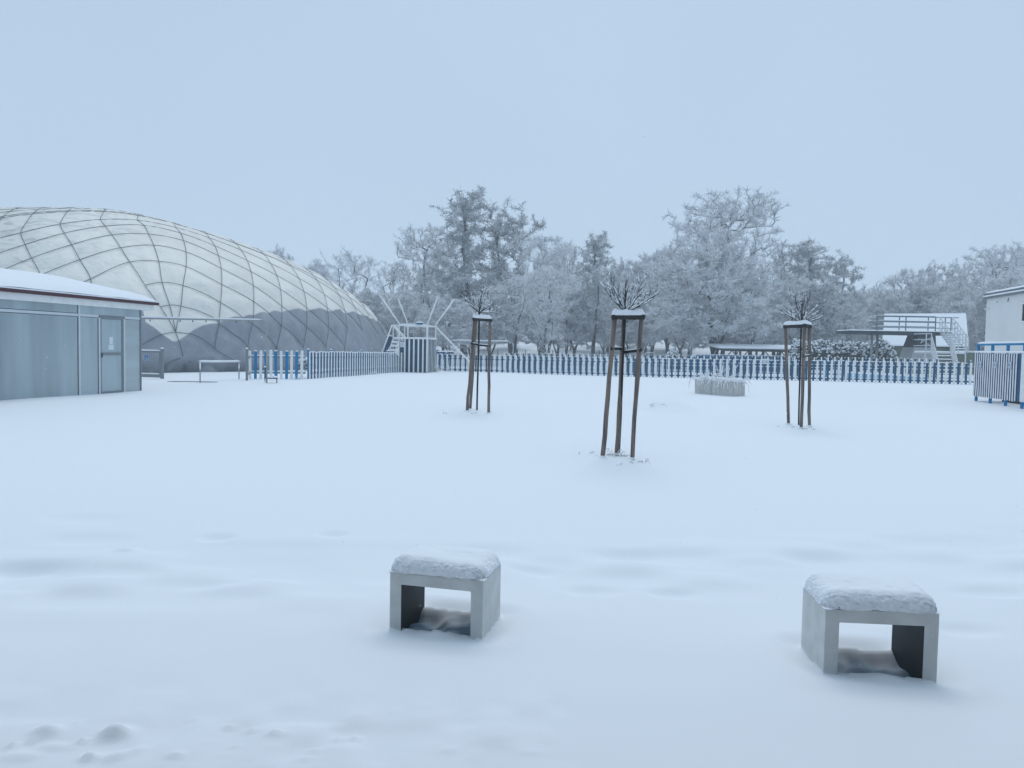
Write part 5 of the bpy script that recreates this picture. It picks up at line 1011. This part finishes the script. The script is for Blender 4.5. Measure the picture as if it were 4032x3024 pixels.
def grow(seed, H, trunk_h, env, ntar, clump, twn, twl, up, trunk_r, stems_=1, lean=0.0, twr=.017, tmat=TWIG, droop=0.0, min_r=.012, sub=4):
    """env(f) gives crown radius at height fraction f; returns trunk and crown meshes"""
    rng = np.random.default_rng(seed); nodes = []; par = []; base_h = trunk_h
    def add(p, pa): nodes.append(np.array(p, float)); par.append(pa); return len(nodes) - 1
    root = add((0, 0, -.3), -1); ends = []
    for s in range(stems_):
        az = 2 * math.pi * (s + rng.random() * .5) / max(1, stems_); sp_ = (.0 if stems_ == 1 else rng.uniform(.16, .34)); pa = root; p = np.array([0, 0, .0]); k = 0; top_h = H * (.93 if stems_ == 1 else rng.uniform(.6, .85))
        wob = rng.normal(size=2) * .0
        while p[2] < top_h:
            k += 1; f_ = p[2] / H; wob = wob * .7 + rng.normal(size=2) * .11; st_ = H * .045
            sx_ = 0 if p[2] < trunk_h * .55 else sp_
            p = p + np.array([math.cos(az) * sx_ * st_ + wob[0] * st_ + lean * st_, math.sin(az) * sx_ * st_ + wob[1] * st_, st_]); pa = add(p, pa)
    nmain = len(nodes); cl = []
    ncl = max(6, ntar // clump)
    for _ in range(ncl * 30):
        if len(cl) >= ncl: break
        f_ = rng.uniform(0, 1); z = base_h + (H - base_h) * f_; R_ = env(f_); a_ = rng.random() * 2 * math.pi; q = math.sqrt(rng.random())
        if rng.random() < R_ / 1.0 * .9 + .1: cl.append(np.array([math.cos(a_) * q * R_ * H * .5 + lean * z, math.sin(a_) * q * R_ * H * .5, z]))
    tg = []
    for c in cl:
        for _ in range(clump): tg.append(c + rng.normal(size=3) * np.array([.055, .055, .035]) * H)
    tg = np.array(tg); axis_d = np.hypot(tg[:, 0], tg[:, 1]) + np.abs(tg[:, 2] - base_h) * .35; tg = tg[np.argsort(axis_d)]
    for tpt in tg:
        A = np.array(nodes); d = tpt - A; dl = np.linalg.norm(d, axis=1); pen = np.where(A[:, 2] < base_h * .62, 50, 0) + np.clip(A[:, 2] - tpt[2] + .25 * up * np.hypot(d[:, 0], d[:, 1]), 0, None) * 1.3
        k = int(np.argmin(dl + pen)); p0 = A[k]; L_ = dl[k]
        if L_ < .25: continue
        ns = max(2, int(L_ / .55)); pa = k; off = rng.normal(size=3) * .06 * L_; off[2] += up * .12 * L_ * (-1 if up < 0 else 1)
        for s in range(1, ns + 1):
            f_ = s / ns; q = p0 + (tpt - p0) * f_ + off * math.sin(math.pi * f_) + rng.normal(size=3) * .05; q[2] -= droop * L_ * f_ ** 2 * .3; pa = add(q, pa)
    N = len(nodes); A = np.array(nodes); cnt = np.zeros(N); haschild = np.zeros(N, bool)
    for i in range(N - 1, 0, -1):
        if not haschild[i]: cnt[i] += 1
        cnt[par[i]] += cnt[i]; haschild[par[i]] = True
    rad = trunk_r * (cnt / cnt[0]) ** .52; rad = np.maximum(rad, min_r); idx = np.arange(1, N); pidx = np.array(par)[1:]; flare = 1 + .5 * np.exp(-np.clip(A[:, 2], 0, None) / (.03 * H)); rad = rad * flare
    big = rad[idx] > .035; V1, Q1 = tubes_np(A[pidx][big], A[idx][big], np.minimum(rad[pidx][big], rad[idx][big] * 1.3), rad[idx][big], 7)
    V2, Q2 = tubes_np(A[pidx][~big], A[idx][~big], np.minimum(rad[pidx], rad[idx] * 1.3)[~big], rad[idx][~big], 4)
    # twigs
    thin = idx[(rad[idx] < .075) & (A[idx][:, 2] > base_h * .5)]; src = rng.choice(thin, twn); bd = A[src] - A[np.array(par)[src]]; bd /= (np.linalg.norm(bd, axis=1, keepdims=True) + 1e-9)
    p = A[src] + (A[np.array(par)[src]] - A[src]) * rng.random((twn, 1)); d = bd * .7 + rng.normal(size=(twn, 3)) * .75 + np.array([0, 0, up * .55 - droop * .5]); d /= np.linalg.norm(d, axis=1, keepdims=True)
    Ls = (rng.uniform(.5, 1.0, (twn, 1)) * twl); mid = p + d * Ls * .5; d2 = d + rng.normal(size=d.shape) * .35 + np.array([0, 0, .12 * up - droop * .6]); d2 /= np.linalg.norm(d2, axis=1, keepdims=True); end = mid + d2 * Ls * .5
    S0, S1 = [p, mid], [mid, end]; rr0 = [np.full(twn, twr * 1.15), np.full(twn, twr)]; rr1 = [np.full(twn, twr), np.full(twn, twr * .6)]
    for k in range(sub):
        f_ = rng.uniform(.15, 1, (twn, 1)); o = np.where(f_ < .5, p + (mid - p) * f_ * 2, mid + (end - mid) * (f_ * 2 - 1)); dd = d2 * .8 + rng.normal(size=d.shape) * .6 + np.array([0, 0, .15 * up - droop * .5]); dd /= np.linalg.norm(dd, axis=1, keepdims=True); e_ = o + dd * Ls * rng.uniform(.25, .55, (twn, 1)); S0.append(o); S1.append(e_); rr0.append(np.full(twn, twr * .95)); rr1.append(np.full(twn, twr * .6))
    V3, Q3 = tubes_np(np.concatenate(S0), np.concatenate(S1), np.concatenate(rr0), np.concatenate(rr1), 3, math.pi / 2)
    tm = npmesh('trunk', np.concatenate([V1, V2]), np.concatenate([Q1, Q2 + len(V1)]), BARK, True)
    Vc, Qc = V3, Q3; cm = npmesh('crown', Vc, Qc, tmat)
    return tm, cm, H
def bump(a, b, c, p=1.0):     # radius profile: 0 at ends, max c at position a..b
    return lambda f: c * (max(0.0, math.sin(math.pi * min(1, max(0, f ** b)))) ** p) * (1 + a * math.sin(f * 17))
alder_env = lambda f: (.36 * (1 - f) ** .75 + .03) * (1 + .30 * math.sin(f * 26)) * (.5 + .5 * min(1, f * 4))
round_env = lambda f: .62 * math.sqrt(max(.02, 1 - (2 * f - .78) ** 2 * (.95 if f > .39 else .6)))
oak_env = lambda f: .70 * math.sqrt(max(.02, 1 - (2 * f - 1.1) ** 2 * .8))
vase_env = lambda f: .16 + .42 * f ** .8 * (1 if f < .8 else (1 - f) / .2 * .6 + .4)
KINDS = {
 'alder': grow(1, 18, 4.0, alder_env, 420, 6, 8000, .62, -.15, .26, 1, twr=.024, tmat=TWIGA, droop=.12, sub=4),
 'alder2': grow(2, 18, 4.5, lambda f: .42 * math.sqrt(max(.03, 1 - (2 * f - .85) ** 2 * .85)) * (1 + .22 * math.sin(f * 21)), 400, 7, 7600, .62, .05, .27, 1, twr=.024, tmat=TWIGA, droop=.08, sub=4),
 'round': grow(3, 12, 3.3, round_env, 520, 3, 9500, .55, .30, .22, 3, twr=.019, sub=4),
 'round2': grow(4, 12, 3.8, lambda f: .5 * math.sqrt(max(.03, 1 - (2 * f - .9) ** 2 * .9)) * (1 + .15 * math.sin(f * 12)), 440, 3, 8200, .55, .35, .20, 2, twr=.019, sub=4),
 'oak': grow(5, 20, 5.0, oak_env, 640, 6, 8600, .78, .3, .42, 4, twr=.021, sub=4),
 'vase': grow(6, 14, 3.5, vase_env, 260, 3, 3200, .9, 1.0, .18, 3, twr=.019, sub=2),
 'bare': grow(7, 14, 4.5, lambda f: .46 * math.sqrt(max(.03, 1 - (2 * f - .95) ** 2 * .9)), 300, 4, 2600, .7, .75, .18, 3, twr=.020, sub=2),
 'birch': grow(8, 14, 5.0, lambda f: .28 * math.sqrt(max(.03, 1 - (2 * f - .9) ** 2 * .9)), 150, 4, 2200, 1.0, .2, .13, 1, twr=.02, droop=.9, sub=3),
}
open('/tmp/tris.txt', 'w').write(str(sum(len(me_.loops) - 2 * len(me_.polygons) for me_ in bpy.data.meshes)))
def tree(kind, px, top, Y, label, wpx=None, rot=None, group='snow frosted trees behind the bathing area', name='bare_tree', yb=None):
    tm, cm, H = KINDS[kind]; P = at(px, top, Y); x = P[0]; z0 = float(gz(x, Y)); hh = P[2] - z0; s = hh / H * .935
    bw = {'alder': .36, 'alder2': .42, 'round': .66, 'round2': .54, 'oak': .75, 'vase': .62, 'bare': .46, 'birch': .32}[kind] * hh
    sx = s if wpx is None else s * max(.62, min(1.7, (wpx / F0 * Y) / bw))
    o = thing(name, label, 'tree', (x, Y, z0), group); o.rotation_euler = (0, 0, rot if rot is not None else random.random() * 6.28); o.scale = (sx, sx, s * 1.02)
    for me_, nm in ((tm, 'trunk'), (cm, 'crown')):
        c = bpy.data.objects.new(nm, me_); COL.objects.link(c); c.parent = o
    return o
TL = [
 ('alder', 1840, 748, 84, 'tallest left tree, dark tiered crown rising straight behind the left sapling', 330),
 ('alder2', 2030, 792, 86, 'tall dark dense tree just right of the tiered tallest left tree', 300),
 ('oak', 1690, 886, 94, 'broad pale grey tree left of the two tall dark trees', 330),
 ('bare', 1385, 975, 100, 'upright bare tree with clear dark limbs directly above the dome slope', 240),
 ('birch', 1258, 1000, 118, 'slim weeping birch with hanging branches beside the dome top', 110),
 ('bare', 1555, 1014, 92, 'narrow bare crown between the upright bare tree and the broad pale tree', 170),
 ('round2', 1085, 968, 125, 'rounded distant crown peeping over the dome edge', 190),
 ('vase', 2150, 912, 76, 'upswept twiggy tree right of the tall dark pair', 300),
 ('vase', 2238, 945, 82, 'second upswept twiggy tree beside the small dark alder', 240),
 ('alder', 2350, 918, 82, 'small dark pointed tree standing alone above the gap left of centre sapling', 200),
 ('round2', 2445, 1020, 105, 'low hazy rounded tree behind the centre sapling crown', 200),
 ('round', 2540, 985, 100, 'hazy rounded tree between centre sapling and the biggest tree', 240),
 ('round2', 2640, 955, 96, 'pale rounded tree leaning against the left side of the biggest tree', 220),
 ('oak', 2840, 737, 88, 'biggest tree with wide open crown of crooked limbs against the sky', 580),
 ('round', 2820, 885, 64, 'dense snowy branched tree standing in front of the biggest tree', 500),
 ('alder', 3180, 945, 84, 'pointed frosted tree rising behind the right sapling', 250),
 ('oak', 3085, 970, 95, 'grey tree filling the gap between biggest tree and pointed right tree', 240),
 ('alder2', 3285, 985, 88, 'broad sloping tree to the right of the pointed right tree', 220),
 ('round2', 3370, 1130, 92, 'low tree at the foot of the sloping tree beside the sky gap', 170),
 ('vase', 3560, 1055, 84, 'spiky upswept tree above the diving platform railing', 330),
 ('alder2', 3665, 1030, 92, 'dark tufted tree above the stairs of the diving tower', 160),
 ('alder2', 3745, 1022, 96, 'dark flat topped pine like tree left of the wide bare tree', 150),
 ('oak', 3905, 958, 72, 'wide bare tree with spreading branches above the white building', 380),
 ('oak', 4050, 950, 78, 'bare branched tree cut by the right border above the white building', 300),
]
for i, (k, px, top, Y, lab, wp) in enumerate(TL): tree(k, px, top, Y, lab, wp, rot=i * 1.37)
UL = [
 ('round2', 1450, 1130, 74, 'low frosted tree rising right behind the dome end', 210), ('round', 1600, 1130, 72, 'bushy frosted tree behind the splayed poles of the striped tower', 260), ('round', 1765, 1150, 66, 'frosted tree with thick grey trunk just right of the striped tower', 270),
 ('round', 1930, 1120, 70, 'frosted tree between the left sapling and the far shower arch', 280), ('bare', 2040, 1060, 68, 'forked grey trunk tree right of the far shower arch', 230), ('vase', 2160, 1040, 64, 'low branching tree with three dark stems spreading from one trunk', 300),
 ('round2', 2262, 1090, 72, 'bushy pale tree left of the straight trunk behind the centre', 240), ('alder2', 2342, 1040, 70, 'tree with straight mid grey trunk left of the centre sapling', 180), ('round', 2470, 1120, 76, 'wide pale bush like tree right behind the centre sapling', 290),
 ('round2', 2570, 1080, 80, 'pale slender tree right of the centre stakes', 220), ('round2', 2690, 1100, 70, 'tree with thick leaning trunk left of the dense snowy tree', 250), ('bare', 2960, 1060, 74, 'tree with dark trunk behind the open shelter', 220),
 ('round', 3060, 1090, 82, 'frosted tree above the right half of the open shelter', 250), ('round2', 3150, 1080, 74, 'dense frosted tree directly behind the right sapling crown', 250), ('alder2', 3240, 1090, 72, 'dense tree with dark trunk behind the hedge', 210),
 ('round', 3330, 1180, 78, 'low frosted tree behind the left end of the diving platform', 220), ('round2', 3430, 1200, 84, 'small frosted tree at the sky gap over the platform rail', 200), ('round', 3500, 1130, 80, 'bushy tree behind the left rail of the diving tower', 260),
 ('round', 3620, 1110, 82, 'bushy tree behind the middle rail of the diving tower', 270), ('round2', 3720, 1100, 80, 'frosted tree behind the top of the white stairs', 230), ('round', 3810, 1090, 72, 'frosted tree between the stairs and the white building', 270),
 ('round', 3900, 1080, 66, 'frosted tree touching the roof corner of the white building', 260), ('round2', 3990, 1060, 64, 'frosted tree over the roof edge of the white building', 250), ('round', 2400, 1060, 96, 'distant bushy tree just left behind the centre sapling twigs', 240),
]
for i, (k, px, top, Y, lab, wp) in enumerate(UL): tree(k, px, top, Y, lab, wp, rot=i * 2.11 + .5)
r6 = random.Random(5)
for i in range(34):
    px = 1120 + i * 90 + r6.uniform(-25, 25); topy = 1150 + r6.uniform(-45, 45)
    if 3330 < px < 3440: topy += 40
    tree(r6.choice(['round', 'round2', 'alder2', 'oak']), px, topy, r6.uniform(112, 140), 'hazy frosted tree of the farthest row, a pale mass behind nearer trees', r6.uniform(200, 290), group='hazy trees of the farthest row')
for i in range(30):
    px = 1380 + i * 90 + r6.uniform(-30, 30); topy = 1215 + r6.uniform(-35, 35)
    tree(r6.choice(['round', 'round2']), px, topy, r6.uniform(84, 100), 'low frosted undergrowth tree standing between the larger trunks', r6.uniform(170, 240), group='undergrowth trees between the trunks')

# ------------------------------------------------------------------ added unseen building: its porch roof darkens the foreground snow
po = thing('added_shade_building', 'added unseen grey boarded building, its deep porch roof shading the foreground snow', 'building', (0, -3.0, 0))
PW_ = mat('grey_boards', (.12, .125, .13), .8, noise=.3, nscale=3, stretch=(8, 1, .4))
m = MB().box(-14, 14, -3.3, -3.0, -.2, 3.4); part(po, 'wall', m, PW_)
m = MB().box(-14.4, 14.4, -3.6, 1.05, 3.15, 3.35); part(po, 'roof', m, WOODD); m = MB(); slab_into(m, (-14.4, -3.6, 3.352), (28.8, 0, 0), (0, 4.65, 0), .14, 40, 14, .15, .01, 3); part(po, 'roof_snow', m, SNOW, True)
for x in (-13.5, -8.5, 8.5, 13.5): m = MB().box(x - .08, x + .08, .75, .91, -.2, 3.15); part(po, 'post', m, WOODD)
for x in (-9, -5, 5, 9):
    m = MB().box(x - .8, x + .8, -2.998, -2.94, .9, 2.2); w_ = part(po, 'window', m, BLACK); m = MB(); m.box(x - .88, x + .88, -2.999, -2.92, .82, .9); m.box(x - .88, x + .88, -2.999, -2.92, 2.2, 2.28); m.box(x - .88, x - .8, -2.999, -2.92, .9, 2.2); m.box(x + .8, x + .88, -2.999, -2.92, .9, 2.2); part(w_, 'window_frame', m, WHITE)
m = MB().box(-.5, .5, -2.998, -2.93, .0, 2.1); part(po, 'door', m, WHITE)

# ------------------------------------------------------------------ falling snow
rng = np.random.default_rng(3); m = MB()
n = 5000; Yd = 2.4 + (rng.random(n) ** .9) * 34; X = (rng.random(n) * 2 - 1) * Yd * .72; Zf = rng.random(n) * (np.minimum(1.7 + Yd * .3, 9)) + .05
vs = []; tr = []
for x, y, z in zip(X, Yd, Zf):
    r_ = min(rng.uniform(.0012, .0032) * (1 + y * .05), .0065); o = len(vs); c = np.array([x, y, z]); a_ = rng.normal(size=3); a_ /= np.linalg.norm(a_); b_ = np.cross(a_, rng.normal(size=3)); b_ /= np.linalg.norm(b_)
    vs += [c + (a_ * math.cos(k * math.pi / 3) + b_ * math.sin(k * math.pi / 3)) * r_ * (1 if k % 2 else .6) for k in range(6)]; tr.append(tuple(range(o, o + 6)))
me = bpy.data.meshes.new('falling_snow'); me.from_pydata([tuple(v) for v in vs], [], tr); FL = bpy.data.materials.new('snowflake'); FL.use_nodes = True; _t = FL.node_tree; _t.nodes.remove(_t.nodes['Principled BSDF']); _d = _t.nodes.new('ShaderNodeBsdfDiffuse'); _r = _t.nodes.new('ShaderNodeBsdfTranslucent'); _x = _t.nodes.new('ShaderNodeMixShader'); _x.inputs[0].default_value = .5
_d.inputs[0].default_value = (.95, .97, 1, 1); _r.inputs[0].default_value = (.95, .97, 1, 1); _t.links.new(_d.outputs[0], _x.inputs[1]); _t.links.new(_r.outputs[0], _x.inputs[2]); _t.links.new(_x.outputs[0], _t.nodes['Material Output'].inputs['Surface']); me.materials.append(FL)
fo = bpy.data.objects.new('falling_snow', me); COL.objects.link(fo); setp(fo, 'scattered snowflakes drifting through the air', 'snowflakes', None, 'stuff')

# ------------------------------------------------------------------ haze
m = MB().box(-600, 600, -150, 600, -1.4, 25.0)
HZ = bpy.data.materials.new('cold_haze'); HZ.use_nodes = True; ht = HZ.node_tree; ht.nodes.remove(ht.nodes['Principled BSDF']); pvn = ht.nodes.new('ShaderNodeVolumePrincipled'); pvn.inputs['Density'].default_value = 0.0020; pvn.inputs['Color'].default_value = (.90, .95, 1.0, 1); pvn.inputs['Anisotropy'].default_value = 0.0
ht.links.new(pvn.outputs[0], ht.nodes['Material Output'].inputs['Volume'])
solo('haze', m, HZ, (0, 60, -1.4), 'pale cold haze filling the air', None, kind='stuff')
